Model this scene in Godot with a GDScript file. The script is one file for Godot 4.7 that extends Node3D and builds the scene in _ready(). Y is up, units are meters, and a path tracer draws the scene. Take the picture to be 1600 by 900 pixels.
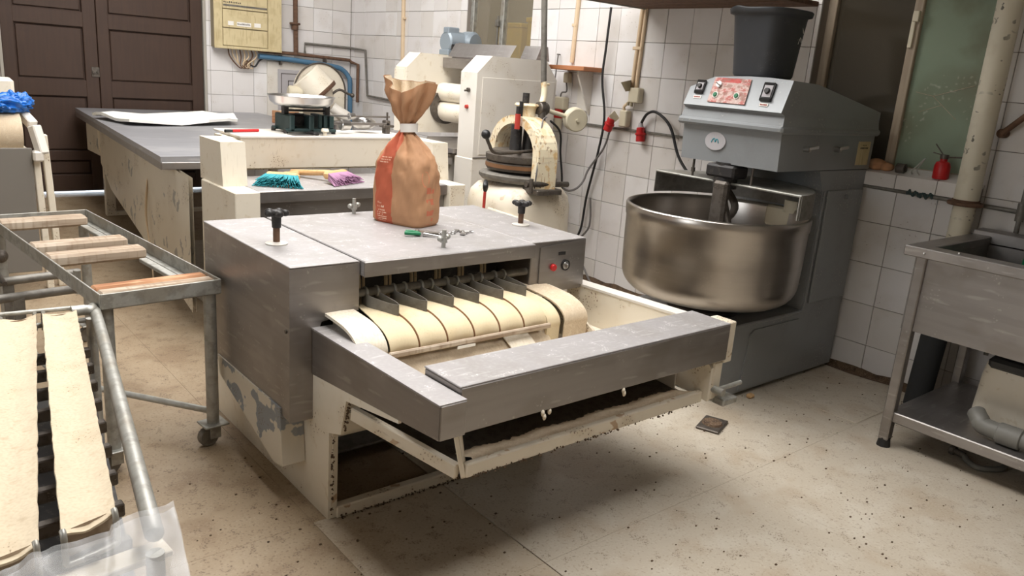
extends Node3D
# An old bakery work room: dough moulder, spiral mixer, sheeter, long steel table.

const WX := 3.99      # inner face of the right wall
const WZ := -7.46     # inner face of the back wall
const TILE_Z := 0.2
const TILE_Y := 0.2125

var M := {}
var used := {}
var cam: Camera3D
var noise_px := {}

# ---------------------------------------------------------------- mesh builder
class MB:
	var st := SurfaceTool.new()
	var x := Transform3D.IDENTITY
	func _init(t := Transform3D.IDENTITY):
		x = t
		st.begin(Mesh.PRIMITIVE_TRIANGLES)
	func v(p: Vector3, n: Vector3, uv := Vector2.ZERO):
		st.set_normal((x.basis * n).normalized())
		st.set_uv(uv)
		st.add_vertex(x * p)
	func tri(a: Vector3, b: Vector3, c: Vector3, na: Vector3, nb: Vector3, nc: Vector3, ua := Vector2.ZERO, ub := Vector2.ZERO, uc := Vector2.ZERO):
		var turned := (b - a).cross(c - a).dot(na + nb + nc) > 0.0
		if x.basis.determinant() < 0.0: turned = not turned
		if turned:
			v(a, na, ua); v(c, nc, uc); v(b, nb, ub)
		else:
			v(a, na, ua); v(b, nb, ub); v(c, nc, uc)
	func quad(a: Vector3, b: Vector3, c: Vector3, d: Vector3, n: Vector3):
		tri(a, b, c, n, n, n, Vector2(0, 0), Vector2(1, 0), Vector2(1, 1))
		tri(a, c, d, n, n, n, Vector2(0, 0), Vector2(1, 1), Vector2(0, 1))
	func face(pts: Array, out: Vector3):       # flat convex face
		var n: Vector3 = (pts[1] - pts[0]).cross(pts[2] - pts[0]).normalized()
		if n.dot(out) < 0.0: n = -n
		for i in range(1, pts.size() - 1):
			tri(pts[0], pts[i], pts[i + 1], n, n, n)
	func box(a: Vector3, b: Vector3, bev := 0.003, bs := Basis.IDENTITY, at := Vector3.ZERO):
		var keep := x
		x = x * Transform3D(bs, at)
		var lo := Vector3(minf(a.x, b.x), minf(a.y, b.y), minf(a.z, b.z))
		var hi := Vector3(maxf(a.x, b.x), maxf(a.y, b.y), maxf(a.z, b.z))
		var c := (lo + hi) * 0.5
		var h := (hi - lo) * 0.5
		var e: float = minf(bev, minf(h.x, minf(h.y, h.z)) * 0.6)
		for ax in 3:
			var i1 := (ax + 1) % 3
			var i2 := (ax + 2) % 3
			for s in [-1.0, 1.0]:
				var n := Vector3.ZERO
				n[ax] = s
				var q := []
				for k in [[-1, -1], [1, -1], [1, 1], [-1, 1]]:
					var p := Vector3.ZERO
					p[ax] = s * h[ax]
					p[i1] = k[0] * (h[i1] - e)
					p[i2] = k[1] * (h[i2] - e)
					q.append(c + p)
				quad(q[0], q[1], q[2], q[3], n)
			for s1 in [-1.0, 1.0]:
				for s2 in [-1.0, 1.0]:
					var n2 := Vector3.ZERO
					n2[i1] = s1
					n2[i2] = s2
					n2 = n2.normalized()
					var q2 := []
					for k in [[-1, 0], [1, 0], [1, 1], [-1, 1]]:
						var p := Vector3.ZERO
						p[ax] = k[0] * (h[ax] - e)
						p[i1] = s1 * (h[i1] - (e if k[1] == 0 else 0.0))
						p[i2] = s2 * (h[i2] - (0.0 if k[1] == 0 else e))
						q2.append(c + p)
					quad(q2[0], q2[1], q2[2], q2[3], n2)
		for sx in [-1.0, 1.0]:
			for sy in [-1.0, 1.0]:
				for sz in [-1.0, 1.0]:
					var n3 := Vector3(sx, sy, sz).normalized()
					tri(c + Vector3(sx * h.x, sy * (h.y - e), sz * (h.z - e)), c + Vector3(sx * (h.x - e), sy * h.y, sz * (h.z - e)), c + Vector3(sx * (h.x - e), sy * (h.y - e), sz * h.z), n3, n3, n3)
		x = keep
	func beam(p: Vector3, q: Vector3, w: float, h: float, bev := 0.002, up := Vector3.UP):   # rectangular bar from p to q
		var d := q - p
		var z := d.normalized()
		var r := up.cross(z)
		if r.length() < 0.01: r = Vector3.RIGHT.cross(z)
		r = r.normalized()
		var u := z.cross(r)
		box(Vector3(-w / 2, -h / 2, 0), Vector3(w / 2, h / 2, d.length()), bev, Basis(r, u, z), p)
	func frame_at(d: Vector3) -> Basis:
		var z := d.normalized()
		var a := Vector3.UP if absf(z.y) < 0.9 else Vector3.RIGHT
		var r := a.cross(z).normalized()
		return Basis(r, z.cross(r), z)
	func cyl(p: Vector3, q: Vector3, r0: float, r1 := -1.0, seg := 20, bev := 0.0):
		if r1 < 0.0: r1 = r0
		var b := frame_at(q - p)
		var l := (q - p).length()
		var pr := [Vector2(0, 0), Vector2(r0 - bev, 0), Vector2(r0, bev), Vector2(r1, l - bev), Vector2(r1 - bev, l), Vector2(0, l)]
		if bev <= 0.0: pr = [Vector2(0, 0), Vector2(r0, 0), Vector2(r1, l), Vector2(0, l)]
		lathe(pr, Transform3D(Basis(b.x, b.z, b.y), p), seg, 0.0, TAU, true)
	func lathe(pr: Array, t: Transform3D, seg := 24, a0 := 0.0, a1 := TAU, flat := false, uvs := false):   # profile (radius, height), flat = hard edges between profile pieces
		var keep := x
		x = x * t
		var nn := []
		for i in pr.size() - 1:
			var d: Vector2 = pr[i + 1] - pr[i]
			nn.append(Vector2(d.y, -d.x).normalized())
		for i in pr.size() - 1:
			var n0: Vector2 = nn[i]
			var n1: Vector2 = nn[i]
			if not flat or (i > 0 and nn[i].dot(nn[i - 1]) > 0.8): n0 = (nn[i] + nn[maxi(i - 1, 0)]).normalized()
			if not flat or (i < nn.size() - 1 and nn[i].dot(nn[i + 1]) > 0.8): n1 = (nn[i] + nn[mini(i + 1, nn.size() - 1)]).normalized()
			for k in seg:
				var b0 := a0 + (a1 - a0) * k / seg
				var b1 := a0 + (a1 - a0) * (k + 1) / seg
				var d0 := Vector3(cos(b0), 0, sin(b0))
				var d1 := Vector3(cos(b1), 0, sin(b1))
				var A: Vector3 = d0 * pr[i].x + Vector3(0, pr[i].y, 0)
				var B: Vector3 = d1 * pr[i].x + Vector3(0, pr[i].y, 0)
				var C: Vector3 = d1 * pr[i + 1].x + Vector3(0, pr[i + 1].y, 0)
				var D: Vector3 = d0 * pr[i + 1].x + Vector3(0, pr[i + 1].y, 0)
				var na := d0 * n0.x + Vector3(0, n0.y, 0)
				var nb := d1 * n0.x + Vector3(0, n0.y, 0)
				var nc := d1 * n1.x + Vector3(0, n1.y, 0)
				var nd := d0 * n1.x + Vector3(0, n1.y, 0)
				if pr[i].x > 1e-6: tri(A, B, C, na, nb, nc)
				if pr[i + 1].x > 1e-6: tri(A, C, D, na, nc, nd)
		x = keep
	func ball(c: Vector3, r: Vector3, seg := 16):
		var pr := []
		for i in 11:
			var a := -PI / 2 + PI * i / 10
			pr.append(Vector2(cos(a), sin(a)))
		pr[0].x = 0.0
		pr[10].x = 0.0
		lathe(pr, Transform3D(Basis.from_scale(r), c), seg)
	func tube(pts: Array, r: float, seg := 8, closed := false, caps := true):
		var n := pts.size()
		var rings := []
		var u := Vector3.ZERO
		for i in n:
			var d: Vector3
			if closed: d = pts[(i + 1) % n] - pts[(i - 1 + n) % n]
			else: d = pts[mini(i + 1, n - 1)] - pts[maxi(i - 1, 0)]
			d = d.normalized()
			if i == 0: u = frame_at(d).x
			u = (u - d * u.dot(d)).normalized()
			var w := d.cross(u)
			var ring := []
			for k in seg:
				var a := TAU * k / seg
				ring.append(u * cos(a) + w * sin(a))
			rings.append(ring)
		for i in (n if closed else n - 1):
			var j := (i + 1) % n
			for k in seg:
				var l := (k + 1) % seg
				var a: Vector3 = rings[i][k]
				var b: Vector3 = rings[i][l]
				var c: Vector3 = rings[j][l]
				var e: Vector3 = rings[j][k]
				tri(pts[i] + a * r, pts[i] + b * r, pts[j] + c * r, a, b, c)
				tri(pts[i] + a * r, pts[j] + c * r, pts[j] + e * r, a, c, e)
		if caps and not closed:
			for q in [[0, 1], [n - 1, n - 2]]:
				var out: Vector3 = (pts[q[0]] - pts[q[1]]).normalized()
				for k in range(1, seg - 1):
					tri(pts[q[0]] + rings[q[0]][0] * r, pts[q[0]] + rings[q[0]][k] * r, pts[q[0]] + rings[q[0]][k + 1] * r, out, out, out)
	func prism(poly: Array, w0: float, w1: float, axis := 2, at := Vector3.ZERO):   # axis 2: polygon (x,y) along z; 0: polygon (z,y) along x; 1: polygon (x,z) along y
		var pk := PackedVector2Array(poly)
		var ids := Geometry2D.triangulate_polygon(pk)
		var mk := func(p: Vector2, w: float) -> Vector3:
			if axis == 2: return at + Vector3(p.x, p.y, w)
			if axis == 0: return at + Vector3(w, p.y, p.x)
			return at + Vector3(p.x, w, p.y)
		var nw := Vector3.ZERO
		nw[axis] = 1.0
		for i in range(0, ids.size(), 3):
			tri(mk.call(pk[ids[i]], w1), mk.call(pk[ids[i + 1]], w1), mk.call(pk[ids[i + 2]], w1), nw, nw, nw)
			tri(mk.call(pk[ids[i]], w0), mk.call(pk[ids[i + 1]], w0), mk.call(pk[ids[i + 2]], w0), -nw, -nw, -nw)
		var area := 0.0
		for i in pk.size():
			area += pk[i].cross(pk[(i + 1) % pk.size()])
		for i in pk.size():
			var a := pk[i]
			var b := pk[(i + 1) % pk.size()]
			var d := (b - a).normalized()
			var n2 := Vector2(d.y, -d.x) * (1.0 if area > 0.0 else -1.0)
			var n: Vector3 = mk.call(n2, 0.0) - at
			n[axis] = 0.0
			quad(mk.call(a, w0), mk.call(b, w0), mk.call(b, w1), mk.call(a, w1), n)
	func grid(rows: Array, flip := false, wrap := false):   # smooth sheet through rows of points
		var nr := rows.size()
		var nc: int = rows[0].size()
		var nn := []
		for i in nr:
			var line := []
			for j in nc:
				var du: Vector3
				if wrap: du = rows[i][(j + 1) % nc] - rows[i][(j - 1 + nc) % nc]
				else: du = rows[i][mini(j + 1, nc - 1)] - rows[i][maxi(j - 1, 0)]
				var dv: Vector3 = rows[mini(i + 1, nr - 1)][j] - rows[maxi(i - 1, 0)][j]
				var n := du.cross(dv)
				if n.length() < 1e-12: n = Vector3.UP
				n = n.normalized()
				line.append(-n if flip else n)
			nn.append(line)
		for i in nr - 1:
			for j in (nc if wrap else nc - 1):
				var k := (j + 1) % nc
				var fu := float(j) / (nc if wrap else nc - 1)
				var fv := float(j + 1) / (nc if wrap else nc - 1)
				var g0 := float(i) / (nr - 1)
				var g1 := float(i + 1) / (nr - 1)
				tri(rows[i][j], rows[i][k], rows[i + 1][k], nn[i][j], nn[i][k], nn[i + 1][k], Vector2(fu, g0), Vector2(fv, g0), Vector2(fv, g1))
				tri(rows[i][j], rows[i + 1][k], rows[i + 1][j], nn[i][j], nn[i + 1][k], nn[i + 1][j], Vector2(fu, g0), Vector2(fv, g1), Vector2(fu, g1))
	func slab(rows: Array, th: float, flip := false):    # a sheet with thickness, closed round its edge
		var low := []
		for r in rows:
			var l := []
			for p in r: l.append(p)
			low.append(l)
		var nr := rows.size()
		var nc: int = rows[0].size()
		for i in nr:
			for j in nc:
				var du: Vector3 = rows[i][mini(j + 1, nc - 1)] - rows[i][maxi(j - 1, 0)]
				var dv: Vector3 = rows[mini(i + 1, nr - 1)][j] - rows[maxi(i - 1, 0)][j]
				var n := du.cross(dv).normalized() * (-1.0 if flip else 1.0)
				low[i][j] = rows[i][j] - n * th
		grid(rows, flip)
		grid(low, not flip)
		for i in nr - 1:
			for j in [0, nc - 1]:
				var o2: Vector3 = rows[i][j] - rows[i][1 if j == 0 else nc - 2]
				face([rows[i][j], rows[i + 1][j], low[i + 1][j], low[i][j]], o2)
		for j in nc - 1:
			for i in [0, nr - 1]:
				var o3: Vector3 = rows[i][j] - rows[1 if i == 0 else nr - 2][j]
				face([rows[i][j], rows[i][j + 1], low[i][j + 1], low[i][j]], o3)

# ---------------------------------------------------------------- nodes
func numbered(n: String) -> String:
	if not used.has(n):
		used[n] = 0
		return n
	used[n] += 1
	return "%s_%03d" % [n, used[n]]

func thing(called: String, label: String, category: String, at := Vector3.ZERO, turn := 0.0, group := "") -> Node3D:
	var o := Node3D.new()
	o.name = numbered(called)
	add_child(o)
	o.position = at
	o.rotation_degrees.y = turn
	o.set_meta("label", label)
	o.set_meta("category", category)
	if group != "": o.set_meta("group", group)
	return o

func struct(called: String) -> Node3D:
	var o := Node3D.new()
	o.name = called
	add_child(o)
	o.set_meta("kind", "structure")
	return o

func mb(o: Node3D) -> MB:          # builder that takes world coordinates for an unrotated thing
	return MB.new(Transform3D(Basis.IDENTITY, -o.position))

func part(b: MB, called: String, m: Material, parent: Node3D, label := "") -> MeshInstance3D:
	var o := MeshInstance3D.new()
	o.name = called
	o.mesh = b.st.commit()
	o.material_override = m
	parent.add_child(o, true)
	if label != "": o.set_meta("label", label)
	return o

func pbox(o: Node3D, called: String, m: Material, a: Vector3, b: Vector3, bev := 0.003, parent: Node3D = null) -> MeshInstance3D:
	var k := mb(o)
	k.box(a, b, bev)
	return part(k, called, m, o if parent == null else parent)

func pcyl(o: Node3D, called: String, m: Material, a: Vector3, b: Vector3, r: float, r1 := -1.0, bev := 0.0, parent: Node3D = null) -> MeshInstance3D:
	var k := mb(o)
	k.cyl(a, b, r, r1, 20, bev)
	return part(k, called, m, o if parent == null else parent)

func ptube(o: Node3D, called: String, m: Material, pts: Array, r: float, parent: Node3D = null, smooth := 0) -> MeshInstance3D:
	var k := mb(o)
	k.tube(curve(pts, smooth) if smooth > 0 else pts, r, 8)
	return part(k, called, m, o if parent == null else parent)

func curve(pts: Array, per: int) -> Array:    # Catmull-Rom through the points
	var out := []
	for i in pts.size() - 1:
		var p0: Vector3 = pts[maxi(i - 1, 0)]
		var p1: Vector3 = pts[i]
		var p2: Vector3 = pts[i + 1]
		var p3: Vector3 = pts[mini(i + 2, pts.size() - 1)]
		for k in per:
			var t := float(k) / per
			out.append(0.5 * ((2.0 * p1) + (p2 - p0) * t + (2.0 * p0 - 5.0 * p1 + 4.0 * p2 - p3) * t * t + (3.0 * p1 - p0 - 3.0 * p2 + p3) * t * t * t))
	out.append(pts[-1])
	return out

func curve2(pts: Array, per: int) -> Array:
	var a := []
	for p in pts: a.append(Vector3(p.x, p.y, 0))
	var out := []
	for p in curve(a, per): out.append(Vector2(p.x, p.y))
	return out

func V(x: float, y: float, z: float) -> Vector3:
	return Vector3(x, y, z)
func Q(x: float, y: float) -> Vector2:
	return Vector2(x, y)

# ---------------------------------------------------------------- materials
const TS := 384
func noise(key: String, type: int, freq: float, oct: int, sx := 1, sy := 1):    # a seamless grey noise, optionally drawn out into streaks
	var f := FastNoiseLite.new()
	f.seed = hash(key) % 100000
	f.noise_type = type
	f.frequency = freq
	f.fractal_octaves = oct
	if type == FastNoiseLite.TYPE_CELLULAR: f.fractal_type = FastNoiseLite.FRACTAL_NONE
	var im := f.get_seamless_image(TS / sx, TS / sy)
	im.convert(Image.FORMAT_L8)
	if sx > 1 or sy > 1: im.resize(TS, TS, Image.INTERPOLATE_CUBIC)
	noise_px[key] = im.get_data()

func masked(key: String, a: String, b: String, lo: float, hi: float):     # noise a, kept only where noise b is high
	var out := PackedByteArray()
	out.resize(TS * TS)
	for i in TS * TS:
		out[i] = int(noise_px[a][i] * smoothstep(lo, hi, noise_px[b][i] / 255.0))
	noise_px[key] = out

func tex(base: Color, layers: Array) -> ImageTexture:     # layers: [noise, low, high, colour, strength]
	var px := PackedFloat32Array()
	px.resize(TS * TS * 3)
	px.fill(base.g)
	for i in range(0, TS * TS * 3, 3):
		px[i] = base.r
		px[i + 2] = base.b
	for L in layers:
		var src: PackedByteArray = noise_px[L[0]]
		var lut := PackedFloat32Array()
		lut.resize(256)
		for k in 256: lut[k] = smoothstep(L[1], L[2], k / 255.0) * L[4]
		var c: Color = L[3]
		for i in TS * TS:
			var t := lut[src[i]]
			if t > 0.0:
				var j := i * 3
				px[j] += (c.r - px[j]) * t
				px[j + 1] += (c.g - px[j + 1]) * t
				px[j + 2] += (c.b - px[j + 2]) * t
	var im := Image.create_from_data(TS, TS, false, Image.FORMAT_RGBF, px.to_byte_array())
	im.convert(Image.FORMAT_RGB8)
	im.generate_mipmaps()
	return ImageTexture.create_from_image(im)

func C(r: int, g: int, b: int) -> Color:
	return Color(r / 255.0, g / 255.0, b / 255.0)

func std(key: String, col: Color, rough: float, metal := 0.0, t: Texture2D = null, scale := 1.0, rt: Texture2D = null) -> StandardMaterial3D:
	var m := StandardMaterial3D.new()
	m.albedo_color = col
	m.roughness = rough
	m.metallic = metal
	if t:
		m.albedo_texture = t
		m.uv1_triplanar = true
		m.uv1_world_triplanar = true
		m.uv1_scale = Vector3(scale, scale, scale)
	if rt:
		m.roughness_texture = rt
	M[key] = m
	return m

func make_materials():
	var SX := FastNoiseLite.TYPE_SIMPLEX_SMOOTH
	noise("fine", SX, 0.12, 3)
	noise("mid", SX, 0.03, 4)
	noise("coarse", SX, 0.008, 5)
	noise("coarse2", SX, 0.011, 5)
	noise("speck", SX, 0.2, 1)
	noise("speck2", SX, 0.3, 1)
	noise("grain_x", SX, 0.08, 3, 16, 1)
	noise("grain_y", SX, 0.08, 3, 1, 16)
	noise("scratch", SX, 0.16, 1, 8, 1)
	noise("drip", SX, 0.05, 3, 1, 8)
	masked("chips", "speck", "coarse", 0.55, 0.7)
	masked("chips2", "mid", "coarse2", 0.55, 0.75)
	masked("dots", "speck2", "mid", 0.6, 0.75)
	var W := Color.WHITE
	# terrazzo floor, worn and stained
	var fl := tex(C(190, 179, 162), [["coarse", 0.5, 0.85, C(172, 153, 130), 0.45], ["coarse2", 0.5, 0.85, C(203, 195, 181), 0.5], ["mid", 0.62, 0.95, C(172, 155, 134), 0.2], ["speck", 0.74, 0.86, C(150, 132, 110), 0.4], ["dots", 0.68, 0.76, C(100, 84, 68), 0.7], ["speck2", 0.78, 0.86, C(214, 206, 192), 0.4]])
	std("floor", W, 0.4, 0.0, fl, 1.1)
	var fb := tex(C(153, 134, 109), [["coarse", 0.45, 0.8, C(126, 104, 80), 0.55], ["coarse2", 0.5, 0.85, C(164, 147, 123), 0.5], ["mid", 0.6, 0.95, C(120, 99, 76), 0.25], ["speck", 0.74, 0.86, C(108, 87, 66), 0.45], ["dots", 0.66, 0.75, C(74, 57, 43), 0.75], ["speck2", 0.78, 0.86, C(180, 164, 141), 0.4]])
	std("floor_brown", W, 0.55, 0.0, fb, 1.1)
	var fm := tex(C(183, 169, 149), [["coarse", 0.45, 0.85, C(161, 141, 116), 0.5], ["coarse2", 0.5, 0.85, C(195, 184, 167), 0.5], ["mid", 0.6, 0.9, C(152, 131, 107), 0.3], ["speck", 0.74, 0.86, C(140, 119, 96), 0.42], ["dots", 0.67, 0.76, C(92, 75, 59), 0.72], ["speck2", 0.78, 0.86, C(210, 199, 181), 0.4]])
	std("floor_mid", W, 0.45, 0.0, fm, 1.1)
	std("joint", C(86, 70, 55), 0.9)
	std("dirt", W, 0.95, 0.0, tex(C(96, 76, 58), [["mid", 0.4, 0.8, C(60, 45, 34), 0.8], ["speck", 0.7, 0.8, C(150, 132, 110), 0.6]]), 1.5)
	std("crumb", C(196, 160, 116), 0.95)
	# steels
	var s1 := tex(C(154, 149, 146), [["grain_x", 0.3, 0.8, C(140, 135, 132), 0.5], ["coarse", 0.45, 0.8, C(134, 128, 123), 0.55], ["coarse2", 0.55, 0.85, C(168, 163, 160), 0.5], ["scratch", 0.8, 0.92, C(190, 186, 182), 0.4], ["dots", 0.78, 0.86, C(206, 201, 194), 0.5]])
	std("steel", W, 0.4, 0.85, s1, 0.8)
	# the same steel dulled by flour and scratches on its worktop faces
	var s3 := tex(C(154, 149, 146), [["coarse", 0.0, 0.7, C(162, 158, 158), 0.9], ["mid", 0.4, 0.9, C(172, 169, 169), 0.4], ["fine", 0.45, 0.9, C(180, 177, 176), 0.35], ["scratch", 0.8, 0.92, C(204, 202, 201), 0.4], ["dots", 0.7, 0.78, C(228, 226, 223), 0.7]])
	std("steel_floured", W, 0.48, 0.35, s3, 1.1)
	std("table_top", W, 0.4, 0.55, tex(C(168, 168, 172), [["grain_x", 0.3, 0.8, C(150, 150, 154), 0.5], ["coarse", 0.5, 0.8, C(186, 185, 186), 0.6], ["scratch", 0.82, 0.92, C(214, 212, 210), 0.4]]), 0.6)
	std("bowl", W, 0.28, 1.0, tex(C(186, 180, 174), [["grain_x", 0.3, 0.8, C(174, 168, 161), 0.4], ["coarse", 0.5, 0.8, C(168, 159, 150), 0.4], ["dots", 0.76, 0.82, C(212, 205, 196), 0.5]]), 0.9)
	std("chrome", C(188, 186, 184), 0.28, 1.0)
	std("iron", W, 0.5, 0.6, tex(C(104, 97, 90), [["mid", 0.4, 0.8, C(74, 67, 61), 0.7], ["dots", 0.65, 0.78, C(160, 150, 138), 0.7]]), 2.0)
	std("black_iron", W, 0.48, 0.3, tex(C(50, 48, 48), [["mid", 0.5, 0.8, C(70, 66, 62), 0.6], ["dots", 0.65, 0.78, C(130, 124, 116), 0.6]]), 2.0)
	std("green_iron", C(46, 64, 64), 0.42, 0.2)
	std("galv", W, 0.48, 0.5, tex(C(172, 171, 165), [["mid", 0.4, 0.75, C(140, 138, 130), 0.7], ["fine", 0.6, 0.9, C(200, 198, 192), 0.4], ["coarse", 0.55, 0.8, C(150, 141, 126), 0.5]]), 1.6)
	std("galv_dark", W, 0.52, 0.4, tex(C(124, 120, 113), [["mid", 0.4, 0.75, C(100, 95, 88), 0.7], ["fine", 0.65, 0.9, C(152, 148, 140), 0.4]]), 1.6)
	# painted metal
	var cr := tex(C(227, 218, 201), [["coarse", 0.5, 0.85, C(214, 202, 180), 0.6], ["mid", 0.74, 0.92, C(198, 180, 150), 0.4], ["chips", 0.8, 0.86, C(110, 80, 54), 0.85]])
	std("cream", W, 0.42, 0.0, cr, 1.3)
	var cr2 := tex(C(223, 213, 195), [["coarse", 0.5, 0.8, C(204, 189, 164), 0.6], ["chips2", 0.62, 0.70, C(160, 120, 82), 0.6], ["chips", 0.78, 0.85, C(84, 56, 36), 0.85]])
	std("cream_rusty", W, 0.5, 0.0, cr2, 1.4)
	var cr3 := tex(C(228, 216, 188), [["coarse", 0.55, 0.68, C(200, 150, 80), 0.6], ["chips2", 0.6, 0.68, C(100, 64, 36), 0.8], ["drip", 0.7, 0.82, C(160, 108, 58), 0.55]])
	std("cream_yoke", W, 0.4, 0.0, cr3, 3.0)
	var sp := tex(C(214, 206, 190), [["coarse", 0.5, 0.85, C(200, 189, 170), 0.6], ["chips2", 0.55, 0.58, C(140, 140, 136), 0.85], ["chips", 0.8, 0.86, C(90, 70, 54), 0.8]])
	std("side_paint", W, 0.45, 0.0, sp, 0.8)
	var ch := tex(C(212, 204, 188), [["coarse", 0.52, 0.56, C(136, 141, 146), 1.0], ["chips", 0.7, 0.78, C(110, 96, 80), 0.7]])
	std("worn_guard", W, 0.5, 0.0, ch, 1.6)
	std("white_paint", W, 0.38, 0.0, tex(C(219, 213, 204), [["coarse", 0.5, 0.85, C(208, 200, 187), 0.6], ["chips", 0.84, 0.89, C(150, 128, 106), 0.7]]), 1.2)
	std("grey_paint", W, 0.34, 0.15, tex(C(140, 143, 145), [["coarse", 0.45, 0.8, C(129, 130, 131), 0.5], ["fine", 0.6, 0.9, C(150, 152, 153), 0.3], ["chips", 0.8, 0.86, C(190, 186, 178), 0.7]]), 1.1)
	std("brown_door", W, 0.6, 0.0, tex(C(62, 42, 30), [["grain_y", 0.3, 0.8, C(54, 36, 26), 0.5], ["coarse", 0.5, 0.8, C(68, 47, 34), 0.4]]), 1.0)
	std("motor_grey", C(136, 146, 154), 0.4, 0.2)
	std("beige_plastic", C(206, 196, 172), 0.5)
	std("panel_cream", W, 0.5, 0.0, tex(C(206, 190, 150), [["coarse", 0.4, 0.8, C(186, 169, 128), 0.6], ["drip", 0.6, 0.85, C(166, 146, 106), 0.4]]), 2.0)
	std("panel_side", C(150, 138, 112), 0.55)
	# tiles and plaster
	for i in 4:
		var k: Color = [C(226, 222, 221), C(222, 218, 216), C(230, 227, 226), C(219, 214, 210)][i]
		std("tile%d" % i, W, 0.22, 0.0, tex(k, [["coarse", 0.5, 0.85, Color(k.r * 0.95, k.g * 0.94, k.b * 0.925), 0.6], ["chips", 0.92, 0.95, C(120, 104, 90), 0.6]]), 1.0)
	std("grout", C(140, 131, 122), 0.95)
	std("plaster", C(168, 162, 152), 0.9)
	std("ceiling", C(186, 181, 172), 0.9)
	std("wood_frame", W, 0.6, 0.0, tex(C(166, 150, 130), [["grain_y", 0.3, 0.8, C(146, 129, 110), 0.6]]), 1.2)
	# wood, cloth, paper, plastic
	std("old_wood", W, 0.85, 0.0, tex(C(178, 160, 140), [["grain_x", 0.35, 0.75, C(130, 108, 88), 0.6], ["coarse", 0.5, 0.8, C(206, 194, 178), 0.7], ["grain_y", 0.6, 0.85, C(140, 118, 96), 0.4]]), 1.3)
	std("raw_wood", W, 0.8, 0.0, tex(C(180, 130, 92), [["grain_x", 0.3, 0.7, C(140, 92, 60), 0.8], ["coarse", 0.5, 0.8, C(200, 164, 130), 0.6]]), 1.5)
	std("brush_wood", W, 0.55, 0.0, tex(C(214, 174, 124), [["grain_x", 0.4, 0.8, C(184, 140, 92), 0.7]]), 2.5)
	std("shelf_wood", C(176, 116, 78), 0.6)
	std("canvas", W, 0.95, 0.0, tex(C(208, 193, 168), [["fine", 0.35, 0.85, C(190, 173, 147), 0.6], ["coarse", 0.5, 0.85, C(196, 176, 148), 0.5], ["mid", 0.66, 0.95, C(176, 153, 124), 0.45], ["chips", 0.84, 0.88, C(96, 76, 58), 0.7]]), 2.2)
	std("belt", W, 0.85, 0.0, tex(C(222, 205, 171), [["fine", 0.4, 0.85, C(210, 192, 156), 0.45], ["coarse", 0.5, 0.85, C(210, 186, 143), 0.5], ["chips", 0.84, 0.88, C(140, 112, 78), 0.6]]), 2.5)
	std("felt", W, 0.95, 0.0, tex(C(210, 191, 164), [["fine", 0.35, 0.8, C(190, 170, 144), 0.6], ["mid", 0.55, 0.85, C(224, 210, 188), 0.6]]), 2.5)
	std("cord_brown", C(120, 84, 54), 0.9)
	std("flour", W, 0.95, 0.0, tex(C(230, 219, 200), [["fine", 0.4, 0.8, C(212, 197, 172), 0.6], ["mid", 0.55, 0.85, C(238, 230, 216), 0.6]]), 2.0)
	std("white_cloth", C(238, 236, 228), 0.9)
	std("bucket", W, 0.5, 0.0, tex(C(54, 56, 60), [["coarse", 0.5, 0.8, C(66, 67, 70), 0.6], ["chips", 0.84, 0.9, C(150, 148, 144), 0.6]]), 2.0)
	std("black_plastic", C(32, 31, 31), 0.45)
	std("black_foam", C(46, 47, 48), 0.95)
	std("cable", C(38, 36, 36), 0.6)
	std("cable_grey", C(110, 106, 104), 0.6)
	std("red", C(190, 32, 34), 0.4)
	std("red_dull", C(176, 56, 46), 0.5)
	std("green", C(20, 112, 72), 0.45)
	std("blue_pipe", C(78, 118, 148), 0.5)
	std("rust", W, 0.85, 0.1, tex(C(112, 84, 66), [["mid", 0.4, 0.8, C(84, 62, 48), 0.7]]), 2.0)
	std("conduit", C(214, 190, 158), 0.55)
	std("peeling", W, 0.6, 0.0, tex(C(212, 204, 184), [["coarse", 0.5, 0.8, C(198, 188, 166), 0.6], ["chips2", 0.62, 0.65, C(66, 62, 56), 1.0]]), 1.8)
	std("teal_bristle", C(46, 142, 152), 0.8)
	std("pink_bristle", C(162, 120, 150), 0.85)
	std("paper_white", C(236, 232, 226), 0.8)
	std("grey_pvc", C(112, 110, 104), 0.5)
	std("yellow", C(214, 172, 40), 0.6)
	std("grey_panel", C(116, 111, 104), 0.55)
	std("hatch_grey", C(176, 172, 174), 0.5)
	var bag := std("blue_bag", C(20, 104, 196), 0.25)
	bag.rim_enabled = true
	var pl := std("clear_bag", Color(0.72, 0.72, 0.72, 0.36), 0.3)
	pl.transparency = BaseMaterial3D.TRANSPARENCY_ALPHA
	pl.cull_mode = BaseMaterial3D.CULL_DISABLED
	var g1 := std("glass_dark", Color(0.32, 0.29, 0.24, 0.45), 0.12)
	g1.transparency = BaseMaterial3D.TRANSPARENCY_ALPHA
	var g2 := std("glass_green", Color.WHITE, 0.3, 0.0, tex(C(142, 156, 134), [["coarse", 0.45, 0.85, C(126, 132, 110), 0.7], ["coarse2", 0.5, 0.9, C(116, 114, 90), 0.6], ["chips", 0.8, 0.86, C(206, 206, 190), 0.5]]), 0.5)
	g2.albedo_color = Color(1, 1, 1, 0.82)
	g2.transparency = BaseMaterial3D.TRANSPARENCY_ALPHA
	var g3 := std("glass_frost", Color(0.62, 0.58, 0.5, 0.35), 0.3)
	g3.transparency = BaseMaterial3D.TRANSPARENCY_ALPHA
	var op := std("rooflight", C(250, 250, 252), 0.6)
	op.emission_enabled = true
	op.emission = Color(0.96, 0.98, 1.0)
	op.emission_energy_multiplier = 2.0

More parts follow.
